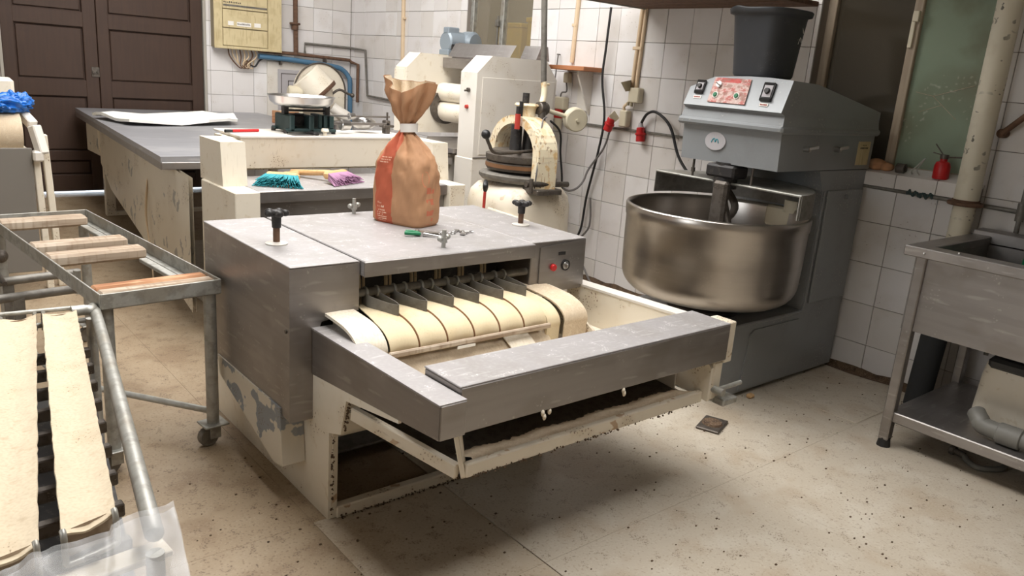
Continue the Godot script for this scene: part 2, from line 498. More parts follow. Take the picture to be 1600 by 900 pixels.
# ---------------------------------------------------------------- the setting
func set_view():
	cam = Camera3D.new()
	cam.name = "camera"
	cam.position = Vector3(0, 1.4, 0)
	cam.rotation_degrees = Vector3(-15.25, -40.43, 4.36)
	cam.fov = 40.18
	cam.near = 0.05
	cam.far = 60.0
	add_child(cam)
	cam.make_current()
	var env := Environment.new()
	env.background_mode = Environment.BG_SKY
	var sky := Sky.new()
	var sm := ProceduralSkyMaterial.new()
	sm.sky_energy_multiplier = 4.0
	sm.ground_energy_multiplier = 4.0
	sm.sky_top_color = Color(0.62, 0.68, 0.75)
	sm.sky_horizon_color = Color(0.8, 0.83, 0.86)
	sm.ground_bottom_color = Color(0.3, 0.28, 0.25)
	sm.ground_horizon_color = Color(0.6, 0.58, 0.55)
	sky.sky_material = sm
	env.sky = sky
	env.tonemap_mode = Environment.TONE_MAPPER_LINEAR
	env.tonemap_exposure = 1.18
	env.sdfgi_enabled = true
	env.ssao_enabled = true
	env.ssil_enabled = true
	var we := WorldEnvironment.new()
	we.name = "environment"
	we.environment = env
	add_child(we)
	# daylight through the opal rooflight, over the middle of the room
	var a := AreaLight3D.new()
	a.name = "rooflight_glow"
	a.area_size = Vector2(1.8, 5.8)
	a.area_normalize_energy = true
	a.light_energy = 20.5
	a.light_color = Color(1.0, 0.985, 0.965)
	a.area_range = 20.0
	a.shadow_enabled = true
	a.position = Vector3(1.7, 3.38, -3.2)
	a.rotation_degrees = Vector3(-90, 0, 0)
	add_child(a)
	# daylight through the window of the left wall
	var l := AreaLight3D.new()
	l.name = "window_glow"
	l.area_size = Vector2(1.2, 1.4)
	l.area_normalize_energy = true
	l.light_energy = 1.1
	l.light_color = Color(0.95, 0.98, 1.0)
	l.area_range = 20.0
	l.shadow_enabled = true
	l.position = Vector3(-2.03, 1.65, -1.85)
	l.rotation_degrees = Vector3(0, -90, 0)
	add_child(l)

func split(r: Rect2, holes: Array) -> Array:       # what is left of r beside the holes
	var todo := [r]
	for h in holes:
		var nxt := []
		for q in todo:
			if not q.intersects(h):
				nxt.append(q)
				continue
			var c: Rect2 = q.intersection(h)
			if c.position.x > q.position.x: nxt.append(Rect2(q.position, Vector2(c.position.x - q.position.x, q.size.y)))
			if c.end.x < q.end.x: nxt.append(Rect2(Vector2(c.end.x, q.position.y), Vector2(q.end.x - c.end.x, q.size.y)))
			if c.position.y > q.position.y: nxt.append(Rect2(Vector2(c.position.x, q.position.y), Vector2(c.size.x, c.position.y - q.position.y)))
			if c.end.y < q.end.y: nxt.append(Rect2(Vector2(c.position.x, c.end.y), Vector2(c.size.x, q.end.y - c.end.y)))
		todo = nxt
	return todo

func in_view(p: Vector3) -> bool:
	var q := cam.transform.affine_inverse() * p
	if q.z > -0.1: return false
	var f := 450.0 / tan(deg_to_rad(cam.fov / 2))
	return absf(q.x / -q.z * f) < 840.0 and absf(q.y / -q.z * f) < 480.0

var tile_mesh := {}
func tile(size: Vector2, along_z: bool) -> Mesh:
	var key := "%d_%d_%s" % [roundi(size.x * 1000), roundi(size.y * 1000), along_z]
	if not tile_mesh.has(key):
		var b := MB.new()
		if along_z: b.box(V(-0.008, -size.y / 2, -size.x / 2), V(0.004, size.y / 2, size.x / 2), 0.0012)
		else: b.box(V(-size.x / 2, -size.y / 2, -0.004), V(size.x / 2, size.y / 2, 0.008), 0.0012)
		tile_mesh[key] = b.st.commit()
	return tile_mesh[key]

func tile_wall(wall: Node3D, along_z: bool, u0: float, u1: float, ustart: float, y1: float, holes: Array):
	var rng := RandomNumberGenerator.new()
	rng.seed = 7 if along_z else 8
	var cells := []
	var u := ustart
	while u > u0: u -= TILE_Z
	while u < u1:
		var y := 0.16 - TILE_Y
		while y < y1:
			var r := Rect2(u, y, TILE_Z, TILE_Y).intersection(Rect2(u0, 0.0, u1 - u0, y1))
			if r.size.x > 0.015 and r.size.y > 0.015:
				for q in split(r, holes):
					if q.size.x > 0.02 and q.size.y > 0.02: cells.append(q)
			y += TILE_Y
		u += TILE_Z
	var shown := []
	var rest := MB.new()
	var any := false
	for q in cells:
		var c: Vector2 = q.get_center()
		var p := V(WX, c.y, c.x) if along_z else V(c.x, c.y, WZ)
		var s: Vector2 = q.size - Vector2(0.003, 0.003)
		if in_view(p): shown.append([p.distance_to(cam.position), p, s])
		else:
			any = true
			if along_z: rest.box(p + V(-0.008, -s.y / 2, -s.x / 2), p + V(0.004, s.y / 2, s.x / 2), 0.002)
			else: rest.box(p + V(-s.x / 2, -s.y / 2, -0.004), p + V(s.x / 2, s.y / 2, 0.008), 0.002)
	shown.sort_custom(func(a, b): return a[0] < b[0])
	for i in shown.size():
		var p: Vector3 = shown[i][1]
		var s: Vector2 = shown[i][2]
		if i < 290:
			var t := MeshInstance3D.new()
			t.name = "tile"
			t.mesh = tile(s, along_z)
			t.material_override = M["tile%d" % rng.randi_range(0, 3)]
			t.position = p + (V(rng.randf_range(-0.0012, 0.0012), 0, 0) if along_z else V(0, 0, rng.randf_range(-0.0012, 0.0012)))
			t.rotation.y = rng.randf_range(-0.006, 0.006)
			wall.add_child(t, true)
		else:
			any = true
			if along_z: rest.box(p + V(-0.008, -s.y / 2, -s.x / 2), p + V(0.004, s.y / 2, s.x / 2), 0.002)
			else: rest.box(p + V(-s.x / 2, -s.y / 2, -0.004), p + V(s.x / 2, s.y / 2, 0.008), 0.002)
	if any:
		var o := part(rest, "tiling", M.tile0, wall)
		o.set_meta("kind", "stuff")

const W1 := Rect2(-2.36, 1.06, 0.90, 1.54)     # near window in the right wall: z, y, width, height
const W4 := Rect2(-2.5, 0.9, 1.3, 1.5)      # window in the left wall, behind the camera's left shoulder
const W2 := Rect2(-5.50, 1.42, 0.82, 1.2)      # far window

func build_room():
	# floor: big terrazzo slabs with thin joints
	var fl := struct("floor")
	var bed := MB.new()
	bed.box(V(-2.2, -0.2, -7.7), V(4.2, -0.006, 2.4), 0.0)
	part(bed, "bed", M.joint, fl)
	var xs := [-2.0, -0.75, 0.1, 0.98, 1.455, 2.4, 3.33, 3.99]
	var zs := [-7.46, -6.4, -5.3, -4.2, -3.1, -2.02, -1.46, -0.4, 0.7, 2.2]
	for i in xs.size() - 1:
		for j in zs.size() - 1:
			var s := MB.new()
			var ga := 0.002 if i == 4 else 0.0003
			var gb := 0.002 if i == 3 else 0.0003
			s.box(V(xs[i] + ga, -0.03, zs[j] + 0.0003), V(xs[i + 1] - gb, 0.0, zs[j + 1] - 0.0003), 0.0004)
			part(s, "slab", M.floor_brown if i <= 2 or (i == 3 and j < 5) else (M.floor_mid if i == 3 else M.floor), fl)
	# small inspection cover set in the floor before the sink
	var co := MB.new()
	co.box(V(3.33, -0.004, -1.69), V(3.65, 0.003, -1.465), 0.001)
	part(co, "inspection_cover", M.floor, fl)
	# dirt line and crumbs of the wall foot
	var df := struct("trim_1")
	var k := MB.new()
	var rows := []
	for i in 61:
		var z := -7.3 + 6.2 * i / 60.0
		var w := 0.03 + 0.018 * sin(i * 1.7) + 0.012 * sin(i * 4.1)
		rows.append([V(3.985, 0.035 + 0.008 * sin(i * 2.3), z), V(3.975 - w * 0.3, 0.012, z), V(3.97 - w, 0.001, z)])
	k.grid(rows)
	part(k, "dirt_fillet", M.dirt, df)
	# right wall
	var wr := struct("wall_right")
	var b := MB.new()
	for q in split(Rect2(-7.66, 0.0, 9.86, 3.4), [W1, W2]):
		b.box(V(WX, q.position.y, q.position.x), V(WX + 0.22, q.end.y, q.end.x), 0.0)
	part(b, "masonry", M.grout, wr)
	tile_wall(wr, true, WZ, -0.2, -3.387, 2.5, [W1, W2])
	# back wall with the doorway
	var wb := struct("wall_back")
	var dz := Rect2(0.97, 0.14, 1.555, 2.06)
	b = MB.new()
	for q in split(Rect2(-2.2, 0.0, 6.41, 3.4), [dz]):
		b.box(V(q.position.x, q.position.y, WZ - 0.2), V(q.end.x, q.end.y, WZ), 0.0)
	part(b, "masonry", M.grout, wb)
	tile_wall(wb, false, 2.545, WX, 3.576, 2.5, [])
	b = MB.new()
	b.box(V(-2.0, 0.0, WZ), V(0.95, 3.4, WZ + 0.006), 0.0)
	part(b, "plaster_field", M.plaster, wb)
	# left, front wall and ceiling (out of the frame)
	b = MB.new()
	for q in split(Rect2(-7.66, 0, 10.06, 3.4), [W4]):
		b.box(V(-2.2, q.position.y, q.position.x), V(-2.0, q.end.y, q.end.x), 0.0)
	part(b, "plaster", M.plaster, struct("wall_left"))
	var lw := struct("window_4")
	b = MB.new()
	b.box(V(-2.12, W4.position.y, W4.position.x), V(-2.1, W4.end.y, W4.end.x), 0.0)
	part(b, "opal_pane", M.rooflight, lw)
	b = MB.new()
	for z in [W4.position.x + 0.025, W4.get_center().x, W4.end.x - 0.025]: b.box(V(-2.1, W4.position.y, z - 0.025), V(-2.05, W4.end.y, z + 0.025), 0.004)
	b.box(V(-2.1, W4.position.y, W4.position.x), V(-2.05, W4.position.y + 0.05, W4.end.x), 0.004)
	b.box(V(-2.1, W4.end.y - 0.05, W4.position.x), V(-2.05, W4.end.y, W4.end.x), 0.004)
	part(b, "frame", M.wood_frame, lw)
	b = MB.new()
	b.box(V(-2.2, 0, 2.2), V(4.2, 3.4, 2.4), 0.0)
	part(b, "plaster", M.plaster, struct("wall_front"))
	b = MB.new()
	for q in split(Rect2(-2.2, -7.66, 6.41, 10.06), [Rect2(0.8, -6.1, 1.8, 5.8)]):
		b.box(V(q.position.x, 3.4, q.position.y), V(q.end.x, 3.6, q.end.y), 0.0)
	part(b, "plaster", M.ceiling, struct("ceiling"))
	var rl := struct("window_3")
	b = MB.new()
	b.box(V(0.77, 3.42, -6.13), V(2.63, 3.45, -0.27), 0.0)
	part(b, "opal_sheet", M.rooflight, rl)
	b = MB.new()
	for z in [-6.08, -4.92, -3.78, -2.62, -1.48, -0.32]: b.box(V(0.79, 3.395, z - 0.02), V(2.61, 3.42, z + 0.02), 0.002)
	part(b, "glazing_bars", M.galv, rl)
	# raised threshold before the door
	b = MB.new()
	b.prism([Q(WZ, 0.0), Q(-6.0, 0.0), Q(-6.0, 0.004), Q(-7.3, 0.14), Q(WZ, 0.14)], -1.9, 2.545, 0)
	part(b, "ramp", M.floor_brown, struct("trim_2"))
	build_door()
	build_windows()

func build_door():
	var d := struct("door_1")
	var b := MB.new()
	# back board, then stiles, rails and panels proud of it
	b.box(V(0.975, 0.156, WZ - 0.06), V(2.52, 2.2, WZ - 0.035), 0.0)
	part(b, "board", M.brown_door, d)
	var leaves := [[0.98, 1.655], [1.66, 2.515]]
	for lf in leaves:
		var leaf := MB.new()
		var x0: float = lf[0]
		var x1: float = lf[1]
		for sx in [[x0, x0 + 0.09], [x1 - 0.1, x1]]:
			leaf.box(V(sx[0], 0.165, WZ - 0.04), V(sx[1], 2.2, WZ - 0.005), 0.004)
		for ry in [[0.165, 0.30], [0.42, 0.5], [0.945, 1.08], [1.5, 1.62], [2.05, 2.2]]:
			leaf.box(V(x0 + 0.085, ry[0], WZ - 0.04), V(x1 - 0.095, ry[1], WZ - 0.007), 0.004)
		var l := part(leaf, "leaf", M.brown_door, d)
		for pn in [[0.31, 0.41], [0.51, 0.935], [1.09, 1.49], [1.63, 2.04]]:
			b = MB.new()
			b.box(V(x0 + 0.1, pn[0], WZ - 0.038), V(x1 - 0.11, pn[1], WZ - 0.022), 0.006)
			part(b, "panel", M.brown_door, l)
	b = MB.new()
	b.box(V(1.6, 1.11, WZ - 0.006), V(1.66, 1.19, WZ + 0.002), 0.002)
	b.cyl(V(1.645, 1.15, WZ), V(1.645, 1.15, WZ + 0.03), 0.009)
	b.cyl(V(1.615, 1.15, WZ), V(1.615, 1.15, WZ + 0.02), 0.012)
	part(b, "lock", M.iron, d)
	b = MB.new()
	b.box(V(2.52, 0.14, WZ - 0.06), V(2.545, 2.25, WZ + 0.012), 0.003)
	b.box(V(0.955, 0.14, WZ - 0.06), V(0.978, 2.25, WZ + 0.012), 0.003)
	part(b, "jamb", M.plaster, d)

func build_windows():
	# near window: dirty sliding panes in a painted frame, set back in the wall
	var w := struct("window_1")
	var z0 := W1.position.x
	var z1 := W1.end.x
	var y0 := W1.position.y
	var y1 := W1.end.y
	var xf := WX + 0.09
	var b := MB.new()
	for z in [z0 + 0.02, z1 - 0.02]: b.box(V(xf - 0.03, y0, z - 0.025), V(xf + 0.03, y1, z + 0.025), 0.004)
	b.box(V(xf - 0.03, y0, z0), V(xf + 0.03, y0 + 0.03, z1), 0.004)
	b.box(V(xf - 0.03, y1 - 0.04, z0), V(xf + 0.03, y1, z1), 0.004)
	part(b, "frame", M.wood_frame, w)
	b = MB.new()
	b.box(V(xf - 0.034, y0 + 0.02, -1.91), V(xf + 0.02, y1, -1.865), 0.004)
	part(b, "mullion", M.wood_frame, w)
	b = MB.new()
	b.box(V(xf - 0.045, 1.66, -1.905), V(xf - 0.03, 1.82, -1.885), 0.002)
	b.box(V(xf - 0.055, 1.78, -1.90), V(xf - 0.03, 1.83, -1.87), 0.003)
	part(b, "latch", M.beige_plastic, w)
	b = MB.new()
	b.box(V(xf - 0.004, y0 + 0.02, z0 + 0.03), V(xf + 0.002, y1 - 0.02, -1.89), 0.0)
	part(b, "pane", M.glass_dark, w)
	b = MB.new()
	b.box(V(xf - 0.012, y0 + 0.02, -1.88), V(xf - 0.006, y1 - 0.02, z1 - 0.03), 0.0)
	part(b, "pane", M.glass_green, w, "greenish dusty pane")
	# tape strips and scrapes on the dusty pane
	b = MB.new()
	for s in [[1.44, -1.745, 1.5, -1.565], [1.44, -1.745, 1.34, -1.62], [1.36, -1.80, 1.40, -1.70], [1.455, -1.83, 1.44, -1.745]]:
		b.beam(V(xf - 0.0135, s[0], s[1]), V(xf - 0.0135, s[2], s[3]), 0.001, 0.002, 0.0)
	part(b, "crack", M.old_wood, w)
	# far side of the opening: a dark shaft
	b = MB.new()
	b.box(V(WX + 0.7, 0.8, -6.0), V(WX + 0.75, 3.2, -0.8), 0.0)
	b.box(V(WX + 0.2, 2.7, -3.6), V(WX + 0.75, 2.75, -0.8), 0.0)
	b.box(V(WX + 0.34, 2.7, -6.0), V(WX + 0.75, 2.75, -3.6), 0.0)
	b.box(V(WX + 0.2, 0.8, -3.6), V(WX + 0.75, 2.75, -3.55), 0.0)
	b.box(V(WX + 0.2, 0.8, -6.0), V(WX + 0.75, 0.85, -0.8), 0.0)
	b.box(V(WX + 0.2, 0.8, -6.0), V(WX + 0.75, 2.75, -5.95), 0.0)
	b.box(V(WX + 0.2, 0.8, -0.85), V(WX + 0.75, 2.75, -0.8), 0.0)
	part(b, "shaft", M.plaster, struct("wall_shaft"))
	# tiled sill
	var sl := struct("trim_3")
	b = MB.new()
	b.prism([Q(WX - 0.035, 0.985), Q(WX + 0.06, 0.985), Q(WX + 0.06, 1.085), Q(WX - 0.035, 1.05)], z0 - 0.02, z1 + 0.06)
	part(b, "bed", M.grout, sl)
	for i in 5:
		b = MB.new()
		var za := z0 - 0.018 + i * 0.197
		b.prism([Q(WX - 0.042, 0.987), Q(WX - 0.034, 0.987), Q(WX - 0.034, 1.045), Q(WX + 0.055, 1.078), Q(WX + 0.055, 1.087), Q(WX - 0.042, 1.053)], za, za + 0.193)
		part(b, "tile", M.tile3, sl)
	# far window
	var f := struct("window_2")
	z0 = W2.position.x
	z1 = W2.end.x
	y0 = W2.position.y
	y1 = W2.end.y
	xf = WX + 0.06
	b = MB.new()
	for z in [z0 + 0.02, z1 - 0.015, -5.09]: b.box(V(xf - 0.03, y0, z - 0.022), V(xf + 0.02, y1, z + 0.022), 0.004)
	b.box(V(xf - 0.03, y0, z0), V(xf + 0.02, y0 + 0.04, z1), 0.004)
	part(b, "frame", M.galv, f)
	b = MB.new()
	b.box(V(xf - 0.045, 1.6, -5.13), V(xf - 0.03, 1.82, -5.115), 0.002)
	b.box(V(xf - 0.055, 1.74, -5.14), V(xf - 0.03, 1.79, -5.10), 0.003)
	part(b, "latch", M.galv_dark, f)
	for zz in [[z0 + 0.04, -5.11], [-5.07, z1 - 0.035]]:
		b = MB.new()
		b.box(V(xf, y0 + 0.03, zz[0]), V(xf + 0.005, y1, zz[1]), 0.0)
		part(b, "pane", M.glass_frost, f)
	# yellow crates behind the frosted panes
	for c in [[-5.42, -5.12, 1.36, 1.80], [-5.05, -4.72, 1.36, 1.84]]:
		var t := thing("plastic_crate", "yellow plastic crate behind the %s frosted pane of far window" % ("left" if c[0] < -5.2 else "right"), "crate", V(WX + 0.38, 0.85, (c[0] + c[1]) / 2), 0, "yellow crates behind the far window")
		for lv in 3:
			var h0: float = 0.85 + lv * (c[3] - 0.86) / 3.0
			var h1: float = 0.85 + (lv + 1) * (c[3] - 0.86) / 3.0
			var q := mb(t)
			q.box(V(WX + 0.26, h0 + 0.004, c[0]), V(WX + 0.5, h1 - 0.03, c[1]), 0.01)
			q.box(V(WX + 0.25, h1 - 0.035, c[0] - 0.008), V(WX + 0.51, h1, c[1] + 0.008), 0.005)
			part(q, "body", M.yellow, t)

# ---------------------------------------------------------------- dough moulder (main machine)
func star_knob(o: Node3D, at: Vector3, h: float, dark: Material):     # threaded rod with collar, washer plate and a lobed hand knob
	var k := mb(o)
	k.lathe([Q(0, 0), Q(0.035, 0), Q(0.036, 0.006), Q(0.012, 0.01), Q(0.0, 0.01)], Transform3D(Basis.IDENTITY, at), 24, 0, TAU, true)
	var w := part(k, "washer", M.white_paint, o)
	k = mb(o)
	k.cyl(at, at + V(0, h * 0.55, 0), 0.011)
	part(k, "stem", M.rust, o)
	k = mb(o)
	k.cyl(at + V(0, h * 0.5, 0), at + V(0, h * 0.85, 0), 0.0145, 0.016)
	k.lathe([Q(0, h * 0.8), Q(0.016, h * 0.8), Q(0.02, h * 0.92), Q(0.014, h * 1.0), Q(0, h)], Transform3D(Basis.IDENTITY, at), 20)
	for i in 5:
		var a := TAU * i / 5 + 0.4
		k.ball(at + V(cos(a) * 0.027, h * 0.92, sin(a) * 0.027), V(0.016, 0.011, 0.016), 12)
	part(k, "knob", dark, o)

func build_moulder():
	var o := thing("dough_moulder", "stainless steel dough moulder with cream belts and open front tray", "dough moulder", V(1.5, 0, -2.4))
	# --- base: white side plates, rails
	var k := mb(o)
	k.prism([Q(-3.0, 0), Q(-2.01, 0), Q(-2.01, 0.30), Q(-1.935, 0.325), Q(-1.905, 0.445), Q(-1.62, 0.49), Q(-1.62, 0.5), Q(-2.10, 0.457), Q(-2.10, 0.6), Q(-3.0, 0.6)], 1.024, 1.034, 0)
	part(k, "side_plate", M.cream, o, "cream painted side plate")
	k = mb(o)
	k.prism([Q(-2.9, 0), Q(-2.01, 0), Q(-2.01, 0.38), Q(-1.9, 0.44), Q(-2.9, 0.44)], 1.925, 1.935, 0)
	part(k, "side_plate", M.cream, o)
	for f in [[V(1.034, 0, -2.035), V(1.056, 0.42, -2.008)], [V(1.90, 0, -2.035), V(1.935, 0.40, -2.008)], [V(1.034, 0, -3.0), V(1.06, 0.4, -2.97)]]:
		pbox(o, "post", M.cream_rusty, f[0], f[1], 0.003)
	pbox(o, "bottom_rail", M.cream_rusty, V(1.05, 0.0, -2.035), V(1.91, 0.04, -2.0), 0.004)
	pbox(o, "bottom_rail", M.cream_rusty, V(1.05, 0.0, -2.98), V(1.91, 0.04, -2.95), 0.004)
	k = mb(o)
	k.box(V(1.034, 0.05, -2.96), V(1.925, 0.06, -2.3), 0.002)
	part(k, "drip_sheet", M.galv_dark, o)
	k = mb(o)
	k.cyl(V(1.05, 0.36, -2.1), V(1.32, 0.36, -2.1), 0.115, -1.0, 32, 0.01)
	part(k, "drum", M.cream, o)
	pcyl(o, "drum", M.galv_dark, V(1.034, 0.3, -2.55), V(1.92, 0.3, -2.55), 0.12)
	pbox(o, "motor", M.galv_dark, V(1.25, 0.06, -2.75), V(1.6, 0.28, -2.45), 0.03)
	# slanted guard on the left of the base
	k = mb(o)
	k.prism([Q(-2.74, 0.33), Q(-2.19, 0.33), Q(-2.17, 0.135), Q(-2.24, 0.12), Q(-2.72, 0.26)], 0.945, 1.022, 0)
	part(k, "chain_guard", M.worn_guard, o, "cream guard with worn grey patches")
	# --- left housing
	k = mb(o)
	k.prism([Q(0.95, 0.305), Q(1.022, 0.305), Q(1.022, 0.60), Q(1.048, 0.60), Q(1.048, 0.618), Q(1.18, 0.64), Q(1.18, 0.798), Q(0.95, 0.798)], -2.86, -2.125)
	var hs := part(k, "side_housing", M.steel, o)
	k = mb(o)
	k.box(V(0.948, 0.797, -2.862), V(1.176, 0.802, -2.122), 0.002)
	part(k, "top_sheet", M.steel_floured, hs)
	k = mb(o)
	k.prism([Q(0.947, 0.303), Q(1.044, 0.303), Q(1.044, 0.60), Q(1.052, 0.622), Q(1.178, 0.642), Q(1.178, 0.796), Q(0.947, 0.796)], -2.126, -2.122)
	part(k, "front_sheet", M.steel, hs)
	k = mb(o)
	k.cyl(V(0.951, 0.595, -2.15), V(0.946, 0.595, -2.15), 0.006)
	part(k, "screw", M.iron, hs)
	star_knob(o, V(1.038, 0.8, -2.425), 0.115, M.black_iron)
	# --- top cover
	k = mb(o)
	k.box(V(1.184, 0.752, -2.86), V(1.888, 0.803, -2.10), 0.003)
	var cv := part(k, "top_cover", M.steel_floured, o)
	k = mb(o)
	k.box(V(1.182, 0.752, -2.104), V(1.889, 0.801, -2.097), 0.002)
	part(k, "front_lip", M.steel, cv)
	# --- right control box
	k = mb(o)
	k.box(V(1.892, 0.6, -2.86), V(2.165, 0.8, -2.125), 0.003)
	var cb := part(k, "control_box", M.steel, o)
	k = mb(o)
	k.box(V(1.89, 0.798, -2.862), V(2.167, 0.803, -2.122), 0.002)
	part(k, "top_sheet", M.steel_floured, cb)
	k = mb(o)
	k.prism([Q(1.935, 0.634), Q(2.17, 0.612), Q(2.165, 0.8), Q(1.932, 0.78)], -2.127, -2.12)
	part(k, "front_panel", M.steel, cb)
	k = mb(o)
	k.box(V(2.025, 0.745, -2.12), V(2.06, 0.757, -2.117), 0.001)
	part(k, "slot", M.black_plastic, cb)
	k = mb(o)
	k.cyl(V(2.0, 0.7, -2.12), V(2.0, 0.7, -2.108), 0.0135, -1, 20, 0.002)
	part(k, "stop_button", M.red, cb, "round red button")
	k = mb(o)
	k.cyl(V(2.065, 0.703, -2.12), V(2.065, 0.703, -2.112), 0.0155, -1, 20, 0.002)
	k.box(V(2.061, 0.695, -2.113), V(2.069, 0.711, -2.103), 0.002)
	part(k, "switch_knob", M.chrome, cb)
	k = mb(o)
	k.lathe([Q(0.016, 0), Q(0.021, 0), Q(0.021, 0.006), Q(0.016, 0.006)], Transform3D(Basis(V(1, 0, 0), V(0, 0, 1), V(0, -1, 0)), V(2.065, 0.703, -2.12)), 20, 0, TAU, true)
	part(k, "switch_ring", M.black_plastic, cb)
	star_knob(o, V(2.069, 0.802, -2.406), 0.1, M.black_iron)
	# bolts with wing nuts on the cover
	for p in [V(1.532, 0.803, -2.178), V(1.537, 0.803, -2.825)]:
		k = mb(o)
		k.cyl(p, p + V(0, 0.062, 0), 0.0075)
		k.cyl(p + V(0, 0.018, 0), p + V(0, 0.036, 0), 0.013, 0.011)
		for s in [-1, 1]:
			k.ball(p + V(s * 0.022, 0.034, -s * 0.01), V(0.013, 0.01, 0.006), 12)
		part(k, "wing_bolt", M.galv, o)
	# --- inside: rollers, rod with collars, dividers
	pbox(o, "back_plate", M.black_iron, V(1.18, 0.3, -2.86), V(1.92, 0.75, -2.83), 0.002)
	k = mb(o)
	k.cyl(V(1.18, 0.66, -2.42), V(1.9, 0.66, -2.42), 0.11, -1, 32)
	var dr := part(k, "feed_drum", M.black_iron, o)
	for i in 6:
		k = mb(o)
		k.cyl(V(1.275 + i * 0.105, 0.66, -2.42), V(1.289 + i * 0.105, 0.66, -2.42), 0.116, -1, 32, 0.004)
		k.cyl(V(1.294 + i * 0.105, 0.66, -2.42), V(1.305 + i * 0.105, 0.66, -2.42), 0.114, -1, 32, 0.004)
		part(k, "drum_band", M.belt, dr)
	k = mb(o)
	k.cyl(V(1.185, 0.688, -2.15), V(1.93, 0.688, -2.15), 0.0135, -1, 20)
	var rod := part(k, "divider_rod", M.galv_dark, o)
	for i in 6:
		for e in [-0.02, 0.022]:
			k = mb(o)
			k.cyl(V(1.232 + i * 0.105 + e, 0.688, -2.15), V(1.24 + i * 0.105 + e, 0.688, -2.15), 0.019, -1, 20, 0.002)
			part(k, "collar", M.galv, rod)
	for i in 6:      # tongue-shaped dividers hanging from the rod
		k = mb(o)
		var cx := 1.236 + i * 0.105
		var path := curve2([Q(-0.024, -2.165), Q(-0.027, -2.12), Q(-0.012, -2.075), Q(0.012, -2.03), Q(0.026, -2.018), Q(0.034, -2.045), Q(0.026, -2.11), Q(0.022, -2.165)], 4)
		var r := []
		for p in path:
			var tip := clampf((p.y + 2.165) / 0.13, 0, 1)
			r.append([V(cx + p.x, 0.692 - 0.016 * tip, p.y), V(cx + p.x, 0.636 - 0.012 * tip, p.y)])
		k.slab(r, 0.003)
		part(k, "divider", M.galv_dark, o)
	# --- six curved canvas belts with cords between
	var prof := curve2([Q(-2.22, 0.645), Q(-2.13, 0.643), Q(-2.06, 0.64), Q(-2.0, 0.635), Q(-1.952, 0.622), Q(-1.92, 0.601), Q(-1.907, 0.578), Q(-1.908, 0.56)], 4)
	for i in 6:
		k = mb(o)
		var x0 := 1.166 + i * 0.105
		var rows := []
		for p in prof:
			var fr: float = clampf((p.x + 2.2) / 0.2, 0, 1)
			var a := x0 + 0.03 * (1.0 - fr) + 0.0025
			var c := x0 + 0.1025 - 0.012 * (1.0 - fr)
			var row := []
			for j in 7:
				var t := j / 6.0
				row.append(V(lerpf(a, c, t), p.y + 0.006 * sin(PI * t) * (0.4 + fr), p.x))
			rows.append(row)
		k.slab(rows, 0.004, true)
		part(k, "belt", M.belt, o)
		if i < 6:
			k = mb(o)
			var pts := []
			for p in prof.slice(8):
				pts.append(V(x0 + 0.105, p.y + 0.001, p.x))
			if i < 5:
				k.tube(pts, 0.0032, 6)
				part(k, "belt_cord", M.cord_brown, o)
	# cheeks beside the belts
	k = mb(o)
	var rl := []
	for p in prof: rl.append([V(1.062, p.y + 0.004, p.x), V(1.11, p.y + 0.005, p.x), V(1.16, p.y + 0.004, p.x)])
	k.slab(rl, 0.01, true)
	part(k, "apron_guide", M.flour, o, "flour dusted left guide")
	k = mb(o)
	rl = []
	for p in prof: rl.append([V(1.80, p.y - 0.01, p.x), V(1.86, p.y - 0.01, p.x)])
	rl.append([V(1.80, 0.49, -1.91), V(1.86, 0.49, -1.91)])
	k.slab(rl, 0.01, true)
	part(k, "apron_guide", M.belt, o)
	k = mb(o)
	rl = []
	for p in prof:
		rl.append([V(1.865, p.y - 0.004, p.x + 0.02), V(1.92, p.y - 0.002, p.x + 0.02), V(1.975, p.y - 0.004, p.x + 0.02)])
	rl.append([V(1.865, 0.485, -1.89), V(1.92, 0.488, -1.892), V(1.975, 0.485, -1.89)])
	k.slab(rl, 0.006, true)
	part(k, "felt_apron", M.felt, o, "beige felt strip at the right")
	# scraper bar below the belts with a paper scrap
	k = mb(o)
	k.beam(V(1.155, 0.566, -1.893), V(1.80, 0.566, -1.893), 0.014, 0.018, 0.004)
	var sb := part(k, "scraper_bar", M.old_wood, o)
	k = mb(o)
	k.box(V(1.40, 0.548, -1.886), V(1.47, 0.557, -1.884), 0.0)
	part(k, "paper_tag", M.paper_white, sb)
	for q in [[1.102, 1.112], [1.98, 1.99]]:
		var sp := [Q(-2.12, 0.46), Q(-1.80, 0.46), Q(-1.86, 0.53)]
		for i in range(prof.size() - 1, 2, -1): sp.append(Q(prof[i].x + 0.0, prof[i].y - 0.008))
		k = mb(o)
		k.prism(sp, q[0], q[1], 0)
		part(k, "guide_cheek", M.cream_rusty, o)
	# lower felt board and hanging strip
	k = mb(o)
	var fb := []
	for i in 25:
		var x := 1.13 + 0.68 * i / 24.0
		var e := 0.004 * sin(i * 2.9) + 0.003 * sin(i * 5.3)
		fb.append([V(x, 0.55, -1.96), V(x, 0.525, -1.91), V(x, 0.49, -1.865), V(x, 0.478 + e * 0.4, -1.838 + e)])
	k.slab(fb, 0.012)
	part(k, "felt_board", M.felt, o)
	k = mb(o)
	var dl := []
	for i in 25:
		var x := 1.14 + 0.67 * i / 24.0
		var e := 0.005 * sin(i * 3.3) + 0.004 * sin(i * 7.1)
		dl.append([V(x, 0.478, -1.845), V(x, 0.475 + e, -1.828), V(x, 0.468, -1.815 + e)])
	k.grid(dl)
	part(k, "dirty_edge", M.dirt, o)
	k = mb(o)
	var fs := []
